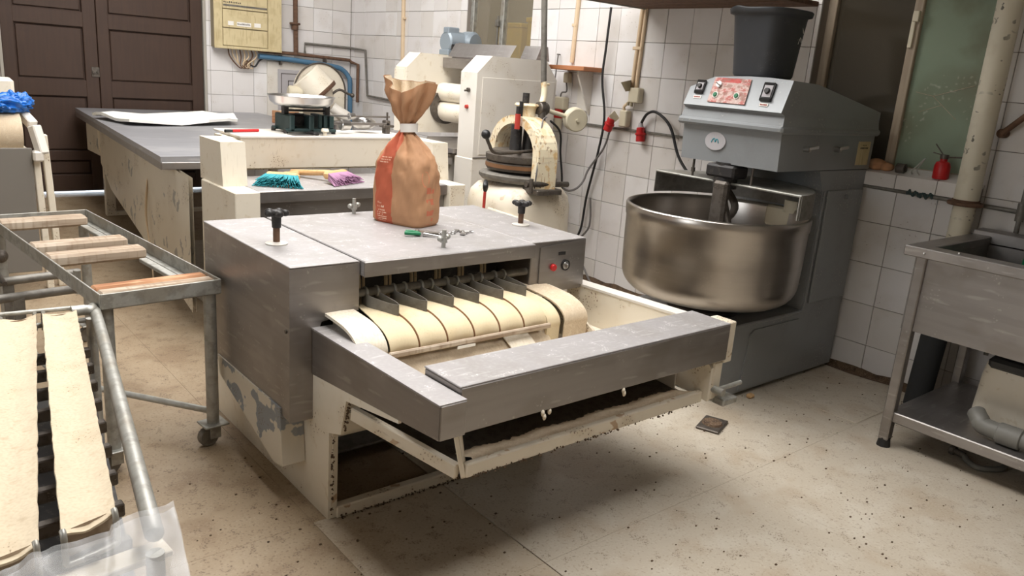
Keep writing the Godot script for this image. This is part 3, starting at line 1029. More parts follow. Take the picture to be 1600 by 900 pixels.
	for p in curve2([Q(-1.95, 0.555), Q(-1.9, 0.535), Q(-1.85, 0.505), Q(-1.81, 0.485), Q(-1.78, 0.483)], 3):
		fs.append([V(1.615, p.y, p.x), V(1.66, p.y + 0.004, p.x), V(1.72, p.y, p.x)])
	k.slab(fs, 0.005, true)
	part(k, "felt_strip", M.flour, o)
	# --- front tray
	pbox(o, "tray_floor", M.flour, V(1.1, 0.452, -2.1), V(2.168, 0.466, -1.62), 0.002)
	k = mb(o)
	k.prism([Q(-2.12, 0.455), Q(-1.43, 0.522), Q(-1.43, 0.614), Q(-2.12, 0.603)], 1.02, 1.098, 0)
	var lb := part(k, "tray_side_bar", M.steel, o)
	k = mb(o)
	k.prism([Q(-2.122, 0.601), Q(-1.428, 0.612), Q(-1.428, 0.617), Q(-2.122, 0.606)], 1.018, 1.1, 0)
	part(k, "top_sheet", M.steel_floured, lb)
	k = mb(o)
	k.box(V(1.021, 0.522, -1.431), V(1.098, 0.614, -1.425), 0.002)
	part(k, "end_cap", M.steel, lb)
	k = mb(o)
	k.box(V(1.104, 0.503, -1.628), V(2.235, 0.632, -1.462), 0.004)
	var fbar := part(k, "tray_front_bar", M.steel, o)
	k = mb(o)
	k.box(V(1.104, 0.630, -1.63), V(2.235, 0.635, -1.464), 0.002)
	part(k, "top_sheet", M.steel_floured, fbar)
	k = mb(o)
	k.prism([Q(-2.2, 0.44), Q(-1.47, 0.36), Q(-1.47, 0.48), Q(-1.62, 0.625), Q(-2.2, 0.608)], 2.168, 2.18, 0)
	var rp := part(k, "tray_side_plate", M.cream, o)
	k = mb(o)
	k.prism([Q(-2.3, 0.602), Q(-1.6, 0.622), Q(-1.6, 0.63), Q(-2.3, 0.61)], 2.165, 2.225, 0)
	part(k, "ledge", M.white_paint, rp)
	k = mb(o)
	k.box(V(2.243, 0.485, -1.56), V(2.285, 0.632, -1.475), 0.003)
	k.box(V(2.185, 0.36, -1.56), V(2.235, 0.5, -1.47), 0.006)
	part(k, "end_bracket", M.cream_rusty, o)
	k = mb(o)
	k.cyl(V(2.19, 0.4, -1.46), V(2.31, 0.415, -1.44), 0.008)
	k.cyl(V(2.2, 0.4, -1.475), V(2.2, 0.4, -1.43), 0.013)
	k.box(V(2.21, 0.345, -1.48), V(2.29, 0.37, -1.43), 0.004)
	part(k, "latch_bolt", M.galv, o)
	# --- crumb tray below
	k = mb(o)
	k.beam(V(1.044, 0.405, -1.9), V(1.145, 0.368, -1.51), 0.022, 0.042, 0.003)
	k.beam(V(1.16, 0.372, -1.50), V(2.165, 0.372, -1.50), 0.04, 0.022, 0.003, V(0, 0, 1))
	var ct := part(k, "crumb_tray_rim", M.cream_rusty, o)
	k = mb(o)
	k.face([V(1.06, 0.39, -1.95), V(2.16, 0.39, -1.95), V(2.16, 0.355, -1.5), V(1.15, 0.355, -1.5)], Vector3.UP)
	k.face([V(1.06, 0.385, -1.95), V(2.16, 0.385, -1.95), V(2.16, 0.35, -1.5), V(1.15, 0.35, -1.5)], Vector3.DOWN)
	part(k, "crumb_tray_floor", M.iron, ct)
	k = mb(o)
	var cr := []
	for i in 141:
		var x := 1.2 + 0.95 * i / 140.0
		var e := 0.003 * sin(i * 1.9 + 3.0 * sin(i * 0.31)) + 0.005 * sin(i * 0.17) + 0.003 * sin(i * 0.61 + 2.0 * sin(i * 0.23))
		cr.append([V(x, 0.364, -1.60 - e), V(x, 0.378 + e * 0.8, -1.55), V(x, 0.388 + e * 0.6, -1.525), V(x, 0.38, -1.505)])
	k.grid(cr, false)
	part(k, "crumb_pile", M.felt, ct)
	k = mb(o)
	k.beam(V(1.13, 0.5, -1.515), V(1.158, 0.35, -1.5), 0.01, 0.014, 0.002)
	k.beam(V(1.155, 0.5, -1.53), V(1.17, 0.36, -1.51), 0.006, 0.01, 0.002)
	part(k, "hanger", M.cream_rusty, ct)
	# dough scraps hanging under the bar
	k = mb(o)
	for p in [V(1.39, 0.5, -1.46), V(1.42, 0.497, -1.465), V(1.40, 0.485, -1.463), V(1.72, 0.498, -1.463), V(1.725, 0.487, -1.463)]:
		k.ball(p, V(0.006, 0.01, 0.005), 8)
	part(k, "dough_scrap", M.flour, o)
	# crust of dried dough and dirt along the lower edges
	k = mb(o)
	var rg := RandomNumberGenerator.new()
	rg.seed = 77
	for e in [[V(1.05, 0.385, -1.89), V(1.15, 0.348, -1.51), 110], [V(1.16, 0.353, -1.488), V(2.15, 0.353, -1.488), 120], [V(1.06, 0.004, -1.997), V(1.9, 0.004, -1.997), 200], [V(1.036, 0.02, -2.006), V(1.036, 0.3, -2.006), 50], [V(1.034, 0.33, -1.93), V(1.034, 0.44, -1.905), 40]]:
		for i in e[2]:
			var p: Vector3 = e[0].lerp(e[1], rg.randf()) + V(rg.randf_range(-0.004, 0.004), rg.randf_range(-0.004, 0.005), rg.randf_range(-0.004, 0.004))
			var h := rg.randf_range(0.0008, 0.0034)
			k.box(-V(h, h * 0.8, h), V(h, h * 0.8, h), h * 0.4, Basis(V(0, 1, 0), rg.randf() * 3.0) * Basis(V(1, 0, 0), rg.randf() * 3.0), p)
	var cs := part(k, "dirt_crust", M.dirt, o)
	cs.set_meta("kind", "stuff")
	# white shield under the right of the tray
	k = mb(o)
	k.prism([Q(-1.95, 0.34), Q(-1.6, 0.34), Q(-1.6, 0.45), Q(-2.1, 0.46)], 2.15, 2.156, 0)
	part(k, "shield", M.white_paint, o)

# ---------------------------------------------------------------- flour sack
func sack_print() -> ImageTexture:
	var w := 512
	var h := 512
	var im := Image.create(w, h, false, Image.FORMAT_RGB8)
	im.fill(C(182, 137, 101))
	var rng := RandomNumberGenerator.new()
	rng.seed = 3
	# u runs round the sack, v from the bottom to the top; u 0..0.31 is the broad left face
	for y in h:
		for x in w:
			var u := float(x) / w
			var v := float(y) / h
			var c := C(182, 137, 101)
			var n: float = noise_px["coarse"][(y * TS / h) * TS + x * TS / w] / 255.0
			c = c.lerp(C(164, 120, 86), smoothstep(0.4, 0.8, n) * 0.5)
			# orange band slanting over the broad left face, up across the shoulder
			var sh := smoothstep(0.3, 0.55, v) * 0.07
			if v < 0.62 and u > 0.235 - 0.06 * v + sh and u < 0.33 - 0.02 * v + sh: c = C(184, 92, 64)
			if u > 0.53 and u < 0.62 and v > 0.05 and v < 0.24:
				if sin(v * 150.0) > -0.1 and noise_px["mid"][(y * TS / h) * TS + x * TS / w] > 110: c = c.lerp(C(206, 96, 70), 0.6)
			im.set_pixel(x, y, c)
	# small lines of white lettering on the orange band, too fine to read
	for l in 9:
		var yy := int(h * (0.045 + 0.014 * l))
		var x0 := int(w * (0.25 - 0.03 * (0.07 + 0.022 * l)))
		var ln := rng.randi_range(12, 26)
		for x in ln:
			if rng.randf() < 0.7: im.fill_rect(Rect2i(x0 + x, yy, 1, rng.randi_range(2, 4)), C(228, 196, 172))
	for l in 3:
		var yy2 := int(h * (0.34 + 0.018 * l))
		for x in 24:
			if rng.randf() < 0.7: im.fill_rect(Rect2i(int(w * 0.25) + x + l * 3, yy2, 1, 4), C(226, 186, 160))
	# ring emblem on the right face
	for a in 400:
		var t := TAU * a / 400.0
		if sin(t * 2.0 + 0.6) > -0.75: im.fill_rect(Rect2i(int(w * 0.52 + cos(t) * 15), int(h * 0.27 + sin(t) * 18), 2, 2), C(206, 128, 94))
	return ImageTexture.create_from_image(im)

func build_sack():
	var at := V(1.645, 0.803, -2.607)
	var o := thing("flour_sack", "brown paper flour sack with orange band, tied at the neck", "sack", at, 19.5)
	var m := StandardMaterial3D.new()
	m.albedo_texture = sack_print()
	m.roughness = 0.75
	# cross-sections from the bottom: height, half length (z), half depth (x), squareness, shift
	var secs := [[0.0, 0.112, 0.068, 6.0], [0.012, 0.12, 0.076, 6.0], [0.05, 0.122, 0.079, 5.5], [0.12, 0.121, 0.081, 5.0], [0.19, 0.119, 0.081, 4.6], [0.23, 0.116, 0.078, 4.0], [0.265, 0.104, 0.07, 3.2], [0.30, 0.08, 0.056, 2.6], [0.325, 0.054, 0.042, 2.2], [0.345, 0.030, 0.028, 2.0], [0.365, 0.024, 0.024, 2.0], [0.385, 0.029, 0.027, 2.0], [0.41, 0.052, 0.036, 2.0], [0.44, 0.076, 0.043, 2.0], [0.475, 0.098, 0.048, 2.0], [0.515, 0.113, 0.05, 2.0]]
	var nseg := 96
	var rows := []
	var rng := FastNoiseLite.new()
	rng.seed = 5
	rng.frequency = 9.0
	for i in secs.size() * 3 - 2:
		var f := i / 3.0
		var i0 := int(f)
		var i1 := mini(i0 + 1, secs.size() - 1)
		var t := f - i0
		var s := []
		for q in 4: s.append(lerpf(secs[i0][q], secs[i1][q], t))
		var row := []
		for k in nseg:
			# start at the far end of the broad left face
			var a := TAU * k / nseg - PI * 0.5 - 0.55
			var ca := cos(a)
			var sa := sin(a)
			var rr: float = pow(pow(absf(ca), s[3]) + pow(absf(sa), s[3]), -1.0 / s[3])
			var p := V(-ca * rr * s[2], s[0], sa * rr * s[1])
			var y: float = s[0]
			# pleats run out from the tie, upwards and downwards
			var pl := 0.0
			if y > 0.365: pl = sin(a * 9.0 + 1.3 * sin(a * 2.0)) * 0.011 * smoothstep(0.365, 0.47, y) + sin(a * 9.0) * 0.003
			elif y > 0.2: pl = (sin(a * 7.0 + sin(a * 3.0) * 1.5)) * 0.009 * smoothstep(0.2, 0.3, y) * (1.0 - smoothstep(0.335, 0.365, y)) + sin(a * 11.0) * 0.0025
			var cre := rng.get_noise_3d(p.x * 2.2, p.y * 1.6, p.z * 2.2) * 0.010 + rng.get_noise_3d(p.x * 6.0 + 9.0, p.y * 9.0, p.z * 6.0) * 0.004
			cre *= smoothstep(0.005, 0.05, y) * (1.0 - smoothstep(0.33, 0.36, y) * (1.0 - smoothstep(0.38, 0.42, y)))
			var n := V(p.x / s[2], 0, p.z / s[1]).normalized()
			p += n * (pl + cre)
			# the neck leans a little and the mouth opens to one side, its rim uneven
			p.z += 0.012 * smoothstep(0.3, 0.5, y) - 0.012 * smoothstep(0.2, 0.35, y)
			if y > 0.4: p.y += (sa * 0.02 * sin(a * 2.0 + 0.5) + 0.03 * absf(sa) - 0.022 * ca) * smoothstep(0.4, 0.515, y)
			row.append(p)
		rows.append(row)
	var b := MB.new()
	b.grid(rows, false, true)
	var bot := []
	for p in rows[0]: bot.append(p)
	b.face(bot, Vector3.DOWN)
	# UVs: v follows the height
	part(b, "paper_bag", m, o)
	b = MB.new()
	var inn := []
	for i in range(36, rows.size()):
		var row := []
		for p in rows[i]: row.append(V(p.x * 0.93, p.y - 0.002, p.z * 0.95))
		inn.append(row)
	b.grid(inn, true, true)
	part(b, "bag_lining", M.felt, o)
	b = MB.new()
	var r2 := []
	for i in 5:
		var row := []
		for k in 40:
			var a := TAU * k / 40
			row.append(V(cos(a) * 0.0335, 0.35 + 0.008 * i + 0.003 * sin(a), sin(a) * 0.0345))
		r2.append(row)
	b.grid(r2, true, true)
	part(b, "tie_band", M.paper_white, o, "white tape round the neck")

# ---------------------------------------------------------------- spiral mixer
func panel_print() -> ImageTexture:      # worn red printed plate
	var w := 160
	var h := 140
	var im := Image.create(w, h, false, Image.FORMAT_RGB8)
	for y in h:
		for x in w:
			var n: float = noise_px["mid"][(y * 2 % TS) * TS + x * 2 % TS] / 255.0
			var n2: float = noise_px["coarse2"][(y * 2 % TS) * TS + x * 2 % TS] / 255.0
			var c := C(206, 178, 170).lerp(C(186, 92, 84), smoothstep(0.35, 0.75, noise_px["coarse"][(y * 3 % TS) * TS + x * 3 % TS] / 255.0) * 0.8).lerp(C(222, 204, 198), smoothstep(0.55, 0.75, n) * 0.7)
			if y > h - 26 and x > 30 and x < 120: c = c.lerp(C(196, 50, 46), 0.7)
			c = c.lerp(C(150, 106, 92), smoothstep(0.55, 0.7, n2) * 0.6)
			im.set_pixel(x, y, c)
	return ImageTexture.create_from_image(im)

func uv_quad(o: Node3D, called: String, m: Material, a: Vector3, b: Vector3, c: Vector3, d: Vector3, out: Vector3, parent: Node3D):   # a thin printed plate, a-b bottom edge, c-d top edge
	var k := mb(o)
	var n := (b - a).cross(d - a).normalized()
	if n.dot(out) < 0: n = -n
	var f := n * 0.002
	k.quad(a + f, b + f, c + f, d + f, n)
	k.face([a, b, b + f, a + f], a - d)
	k.face([d, c, c + f, d + f], d - a)
	k.face([a, d, d + f, a + f], a - b)
	k.face([b, c, c + f, b + f], b - a)
	return part(k, called, m, parent)

func build_mixer():
	var o := thing("spiral_mixer", "grey spiral dough mixer with large stainless bowl and red control plate", "dough mixer", V(3.4, 0, -2.22))
	var z0 := -2.5
	var z1 := -1.945
	# base and column
	var k := mb(o)
	k.prism([Q(2.935, 0.02), Q(3.945, 0.02), Q(3.945, 0.365), Q(2.935, 0.35)], z0, z1)
	k.box(V(2.96, 0.0, z0 + 0.04), V(3.92, 0.03, z1 - 0.03), 0.002)
	var base := part(k, "base", M.grey_paint, o)
	k = mb(o)
	k.prism([Q(3.10, 0.03), Q(3.545, 0.03), Q(3.545, 0.325), Q(3.16, 0.325), Q(3.135, 0.305)], z1 - 0.002, z1 + 0.006)
	part(k, "base_cover", M.grey_paint, base)
	k = mb(o)
	k.box(V(2.93, 0.348, z0 - 0.004), V(3.56, 0.366, z1 + 0.004), 0.006)
	part(k, "base_top", M.grey_paint, base)
	k = mb(o)
	k.prism([Q(3.555, 0.36), Q(3.95, 0.36), Q(3.95, 1.06), Q(3.5, 1.06), Q(3.555, 0.965)], z0 + 0.02, z1)
	var col := part(k, "column", M.grey_paint, o)
	k = mb(o)
	k.box(V(3.60, 0.40, z1), V(3.935, 0.965, z1 + 0.012), 0.005)
	var dr := part(k, "door", M.grey_paint, col)
	k = mb(o)
	k.cyl(V(3.77, 0.93, z1 + 0.01), V(3.77, 0.93, z1 + 0.028), 0.012, 0.01)
	part(k, "knob", M.grey_paint, dr)
	k = mb(o)
	k.beam(V(3.572, 0.37, z1 + 0.003), V(3.572, 0.965, z1 + 0.003), 0.008, 0.012, 0.002)
	part(k, "edge_strip", M.grey_paint, col)
	# lower head
	k = mb(o)
	k.prism([Q(3.125, 1.065), Q(3.95, 1.065), Q(3.95, 1.235), Q(3.115, 1.235)], z0 + 0.03, z1 + 0.01)
	var hd := part(k, "head", M.grey_paint, o)
	# lip
	k = mb(o)
	k.box(V(3.082, 1.228, z0 + 0.01), V(3.965, 1.262, z1 + 0.03), 0.01)
	part(k, "lip", M.grey_paint, hd)
	# upper cover: sloped control face with an arched top edge, roof falling to the back
	var za := z0 + 0.02
	var zb := z1 + 0.02
	var zc0 := za + 0.03
	var prof := [[za + 0.005, 1.40], [za + 0.14, 1.452], [za + 0.32, 1.462], [zb - 0.12, 1.462], [zb - 0.005, 1.455]]
	k = mb(o)
	var b0 := V(3.098, 1.262, za)
	var b1 := V(3.098, 1.262, zb)
	var s0 := V(3.088, 1.318, za + 0.012)
	var s1 := V(3.088, 1.318, zb - 0.012)
	# step below the control face
	k.face([b0, b1, V(3.112, 1.305, zb - 0.008), V(3.112, 1.305, za + 0.008)], V(-1, 0, 0))
	k.face([V(3.112, 1.305, za + 0.008), V(3.112, 1.305, zb - 0.008), s1, s0], V(0, -1, 0))
	# control face and roof strips
	var fr := [s0]
	for p in prof: fr.append(V(3.135, p[1], p[0]))
	fr.append(s1)
	k.face(fr, V(-1, 0.2, 0))
	for i in prof.size() - 1:
		var a := V(3.135, prof[i][1], prof[i][0])
		var c := V(3.135, prof[i + 1][1], prof[i + 1][0])
		var drop := func(p: Vector3, x: float, y: float) -> Vector3: return V(x, y - (1.462 - p.y), p.z)
		k.face([a, c, drop.call(c, 3.34, 1.455), drop.call(a, 3.34, 1.455)], Vector3.UP)
		k.face([drop.call(a, 3.34, 1.455), drop.call(c, 3.34, 1.455), drop.call(c, 3.955, 1.35), drop.call(a, 3.955, 1.35)], Vector3.UP)
		k.face([drop.call(a, 3.955, 1.35), drop.call(c, 3.955, 1.35), V(3.955, 1.262, c.z), V(3.955, 1.262, a.z)], Vector3.RIGHT)
	for e in [[za, za + 0.008, za + 0.005, prof[0][1], -1.0], [zb, zb - 0.008, zb - 0.005, prof[4][1], 1.0]]:
		var out := V(0, 0, e[4])
		var dy: float = 1.462 - e[3]
		k.face([V(3.098, 1.262, e[0]), V(3.112, 1.305, e[1]), V(3.955, 1.305, e[1]), V(3.955, 1.262, e[0])], out)
		k.face([V(3.088, 1.318, za + 0.012 if e[4] < 0 else zb - 0.012), V(3.135, e[3], e[2]), V(3.34, 1.455 - dy, e[2]), V(3.955, 1.35 - dy, e[2]), V(3.955, 1.305, e[1]), V(3.112, 1.305, e[1])], out)
	var cv := part(k, "cover", M.grey_paint, o)
	# control face fittings; the face runs from (3.088, 1.318) to (3.135, ~1.46)
	var cf := func(z: float, y: float, lift := 0.0) -> Vector3: return V(3.088 + (y - 1.318) * 0.33 - lift * 0.95, y + lift * 0.31, z)
	var pm := StandardMaterial3D.new()
	pm.albedo_texture = panel_print()
	pm.roughness = 0.6
	var pl = uv_quad(o, "control_plate", pm, cf.call(-2.335, 1.337, 0.002), cf.call(-2.13, 1.337, 0.002), cf.call(-2.135, 1.448, 0.002), cf.call(-2.33, 1.448, 0.002), V(-1, 0.3, 0), cv)
	for q in [[-2.3, 1.37], [-2.185, 1.372]]:
		k = mb(o)
		k.cyl(cf.call(q[0], q[1]), cf.call(q[0], q[1], 0.008), 0.017, 0.015)
		part(k, "button_ring", M.paper_white, cv)
		k = mb(o)
		k.cyl(cf.call(q[0], q[1]), cf.call(q[0], q[1], 0.013), 0.0105, -1, 16, 0.002)
		part(k, "green_button", M.green, cv, "green push button")
	k = mb(o)
	k.cyl(cf.call(-2.295, 1.417), cf.call(-2.295, 1.417, 0.012), 0.014)
	k.beam(cf.call(-2.308, 1.424, 0.016), cf.call(-2.284, 1.41, 0.016), 0.006, 0.008)
	part(k, "selector", M.chrome, cv)
	for t in [[-2.40, 0.024, 1.372, 1.43], [-2.035, 0.028, 1.362, 1.438]]:
		k = mb(o)
		k.face([cf.call(t[0] - t[1], t[2], 0.004), cf.call(t[0] + t[1], t[2], 0.004), cf.call(t[0] + t[1], t[3], 0.004), cf.call(t[0] - t[1], t[3], 0.004)], V(-1, 0.3, 0))
		for s in [[-1, 0], [1, 0]]:
			k.beam(cf.call(t[0] + s[0] * t[1], t[2], 0.002), cf.call(t[0] + s[0] * t[1], t[3], 0.002), 0.004, 0.008)
		k.beam(cf.call(t[0] - t[1], t[2] + 0.006, 0.004), cf.call(t[0] + t[1], t[2] + 0.006, 0.004), 0.012, 0.014)
		k.beam(cf.call(t[0] - t[1], t[3] - 0.003, 0.004), cf.call(t[0] + t[1], t[3] - 0.003, 0.004), 0.006, 0.012)
		var tm := part(k, "timer", M.black_plastic, cv, "black framed timer dial")
		k = mb(o)
		var m0: float = t[2] + 0.015
		var m1: float = t[3] - 0.01
		k.face([cf.call(t[0] - t[1] * 0.75, m0, 0.007), cf.call(t[0] + t[1] * 0.75, m0, 0.007), cf.call(t[0] + t[1] * 0.75, m1, 0.007), cf.call(t[0] - t[1] * 0.75, m1, 0.007)], V(-1, 0.3, 0))
		part(k, "dial_face", M.hatch_grey, tm)
		k = mb(o)
		k.cyl(cf.call(t[0], (m0 + m1) / 2, 0.006), cf.call(t[0], (m0 + m1) / 2, 0.018), t[1] * 0.5, t[1] * 0.4)
		part(k, "dial", M.black_iron, tm)
		k = mb(o)
		k.face([cf.call(t[0] - 0.022, t[2] - 0.024, 0.002), cf.call(t[0] + 0.022, t[2] - 0.024, 0.002), cf.call(t[0] + 0.022, t[2] - 0.01, 0.002), cf.call(t[0] - 0.022, t[2] - 0.01, 0.002)], V(-1, 0.3, 0))
		part(k, "tag", M.paper_white, cv)
		k = mb(o)
		for i in 5:
			k.beam(cf.call(t[0] - 0.016 + i * 0.007, t[2] - 0.017, 0.003), cf.call(t[0] - 0.0125 + i * 0.007, t[2] - 0.017, 0.003), 0.002, 0.006, 0.0)
		part(k, "lettering", M.red_dull, cv)
	# badge on the head
	k = mb(o)
	var bz := -2.275
	var by := 1.162
	k.lathe([Q(0, 0), Q(1, 0), Q(1, 0.006), Q(0.94, 0.008), Q(0, 0.008)], Transform3D(Basis(V(0, 0, 0.058), V(-1, 0, 0), V(0, 0.042, 0)), V(3.12, by, bz)), 32, 0, TAU, true)
	var bd := part(k, "badge", M.hatch_grey, hd, "oval badge with a teal emblem")
	k = mb(o)
	k.tube(curve([V(3.1115, by - 0.006, bz - 0.02), V(3.111, by + 0.008, bz - 0.012), V(3.111, by + 0.012, bz - 0.003), V(3.111, by - 0.004, bz + 0.001), V(3.111, by + 0.01, bz + 0.008), V(3.111, by + 0.006, bz + 0.016), V(3.111, by - 0.008, bz + 0.02)], 4), 0.0022, 6)
	part(k, "emblem", M.teal_bristle, bd)
	# clamps and a sticker on the side of the head
	for cx in [3.33, 3.60]:
		k = mb(o)
		k.cyl(V(cx - 0.015, 1.165, z1 + 0.01), V(cx - 0.015, 1.165, z1 + 0.04), 0.012)
		k.beam(V(cx - 0.02, 1.168, z1 + 0.036), V(cx + 0.035, 1.178, z1 + 0.05), 0.012, 0.016, 0.003)
		part(k, "clamp", M.chrome, hd)
	pbox(o, "sticker", M.panel_cream, V(3.80, 1.085, z1 + 0.0095), V(3.92, 1.2, z1 + 0.0115), 0.0, hd)
	k = mb(o)
	for i in 6: k.box(V(3.825 + i * 0.013, 1.165, z1 + 0.0116), V(3.834 + i * 0.013, 1.172, z1 + 0.0122), 0.0)
	for i in 3: k.box(V(3.845 + i * 0.013, 1.18, z1 + 0.0116), V(3.852 + i * 0.013, 1.184, z1 + 0.0122), 0.0)
	part(k, "lettering", M.black_plastic, hd)
	# bowl
	var bc := V(3.12, 0, -2.215)
	k = mb(o)
	k.lathe([Q(0, 0.366), Q(0.175, 0.366), Q(0.175, 0.385), Q(0.15, 0.40), Q(0.13, 0.44), Q(0, 0.44)], Transform3D(Basis.IDENTITY, bc), 40, 0, TAU, true)
	part(k, "turntable", M.black_iron, o)
	k = mb(o)
	var R := 0.425
	var pr := [Q(0.0, 0.43), Q(0.2, 0.43), Q(0.28, 0.434)]
	for i in 9:
		var a := -PI / 2 + PI / 2 * i / 8
		pr.append(Q(R - 0.115 + cos(a) * 0.105, 0.545 + sin(a) * 0.105))
	pr.append_array([Q(R - 0.006, 0.66), Q(R - 0.004, 0.795), Q(R, 0.8), Q(R + 0.003, 0.85), Q(R - 0.002, 0.858), Q(R - 0.012, 0.858), Q(R - 0.016, 0.84), Q(R - 0.02, 0.66), Q(R - 0.02, 0.56), Q(R - 0.06, 0.47), Q(R - 0.14, 0.445), Q(0.0, 0.442)])
	k.lathe(pr, Transform3D(Basis.IDENTITY, bc), 72, 0, TAU, false)
	part(k, "bowl", M.bowl, o, "brushed stainless mixing bowl")
	# guard: flat half lid with a skirt behind the bowl
	k = mb(o)
	var gp := []
	for i in 33:
		var a := -PI / 2 + PI * i / 32
		gp.append(Q(bc.x + 0.02 + cos(a) * 0.40, bc.z + sin(a) * 0.41))
	k.prism(gp, 0.972, 0.98, 1)
	var gd := part(k, "bowl_guard", M.galv, o)
	k = mb(o)
	var sk := []
	for i in 33:
		var a := -PI / 2 + PI * i / 32
		var q := V(bc.x + 0.02 + cos(a) * 0.40, 0, bc.z + sin(a) * 0.41)
		sk.append([q + V(0, 0.98, 0), q + V(0, 0.87, 0)])
	k.slab(sk, 0.004)
	part(k, "skirt", M.galv_dark, gd)
	k = mb(o)
	k.tube([V(bc.x + 0.02, 0.976, bc.z - 0.41), V(bc.x + 0.02, 0.976, bc.z + 0.41)], 0.006, 8)
	k.beam(V(bc.x + 0.02, 0.976, bc.z + 0.405), V(bc.x + 0.02, 0.87, bc.z + 0.405), 0.006, 0.016)
	part(k, "guard_edge", M.galv, gd)
	# shaft, breaker bar and hook
	k = mb(o)
	k.cyl(V(3.16, 1.07, -2.22), V(3.16, 0.95, -2.22), 0.055)
	k.box(V(3.10, 1.0, -2.30), V(3.22, 1.06, -2.14), 0.01)
	part(k, "shaft", M.black_iron, o)
	k = mb(o)
	k.box(V(3.06, 0.56, -2.22), V(3.10, 0.99, -2.14), 0.012)
	k.beam(V(3.10, 0.93, -2.18), V(3.10, 0.58, -2.04), 0.035, 0.02, 0.006)
	part(k, "breaker_bar", M.iron, o)
	k = mb(o)
	var hk := []
	for i in 40:
		var t := i / 39.0
		var a := t * TAU * 1.25
		hk.append(V(3.2 + cos(a) * 0.11 * minf(1.0, t * 3.0), 0.95 - 0.46 * t, -2.24 + sin(a) * 0.11 * minf(1.0, t * 3.0)))
	k.tube(hk, 0.018, 10)
	part(k, "dough_hook", M.iron, o)
	k = mb(o)
	for z in [-2.415, -2.08]:
		k.cyl(V(3.16, 1.07, z), V(3.16, 0.978, z), 0.006)
	k.cyl(V(3.16, 1.02, -2.415), V(3.16, 1.0, -2.415), 0.01)
	part(k, "guard_pin", M.iron, o)
	k = mb(o)
	k.cyl(V(3.53, 0.90, -2.06), V(3.53, 0.84, -2.06), 0.05)
	k.box(V(3.5, 0.76, -2.2), V(3.56, 0.86, -2.0), 0.01)
	part(k, "guide_roller", M.beige_plastic, o)
	# grey tub on top
	build_tub()

func build_tub():
	var at := V(3.3, 1.463, -2.2)
	var o := thing("plastic_tub", "dark grey plastic tub with pale scuffs standing on the mixer", "tub", at)
	o.scale = V(0.9, 0.97, 0.9)
	var rows := []
	var prs := [[0.0, 0.125, 0.0], [0.01, 0.132, 0.0], [0.15, 0.145, 0.0], [0.265, 0.158, 0.0], [0.275, 0.160, 0.0], [0.28, 0.178, 0.0], [0.30, 0.182, 0.0], [0.306, 0.176, 0.0], [0.304, 0.158, 0.0], [0.15, 0.138, 0.0], [0.02, 0.124, 0.0]]
	var b := MB.new()
	for p in prs:
		var row := []
		for k in 64:
			var a := TAU * k / 64
			var q := pow(pow(absf(cos(a)), 3.2) + pow(absf(sin(a)), 3.2), -1.0 / 3.2)
			var y: float = p[0]
			if p[1] > 0.15: y += 0.008 * exp(-pow((a - 3.6) / 0.22, 2.0))
			row.append(V(cos(a) * q * p[1], y, sin(a) * q * p[1]))
		rows.append(row)
	b.grid(rows, true, true)
	b.face(rows[0], Vector3.DOWN)
	var inner := []
	for p in rows[-1]: inner.append(p)
	b.face(inner, Vector3.UP)
	part(b, "tub", M.bucket, o)
	b = MB.new()
	for s in [[[0.21, 0.06], [0.235, 0.035], [0.22, 0.01], [0.19, 0.012]], [[0.17, 0.055], [0.19, 0.04], [0.16, 0.03]], [[0.185, -0.005], [0.18, 0.02], [0.165, -0.02]]]:
		var pts := []
		for p in s: pts.append(V(0.02 + p[1], p[0], 0.1315 + p[0] * 0.08))
		b.tube(curve(pts, 4), 0.0022, 5)
	part(b, "scuff", M.paper_white, o)

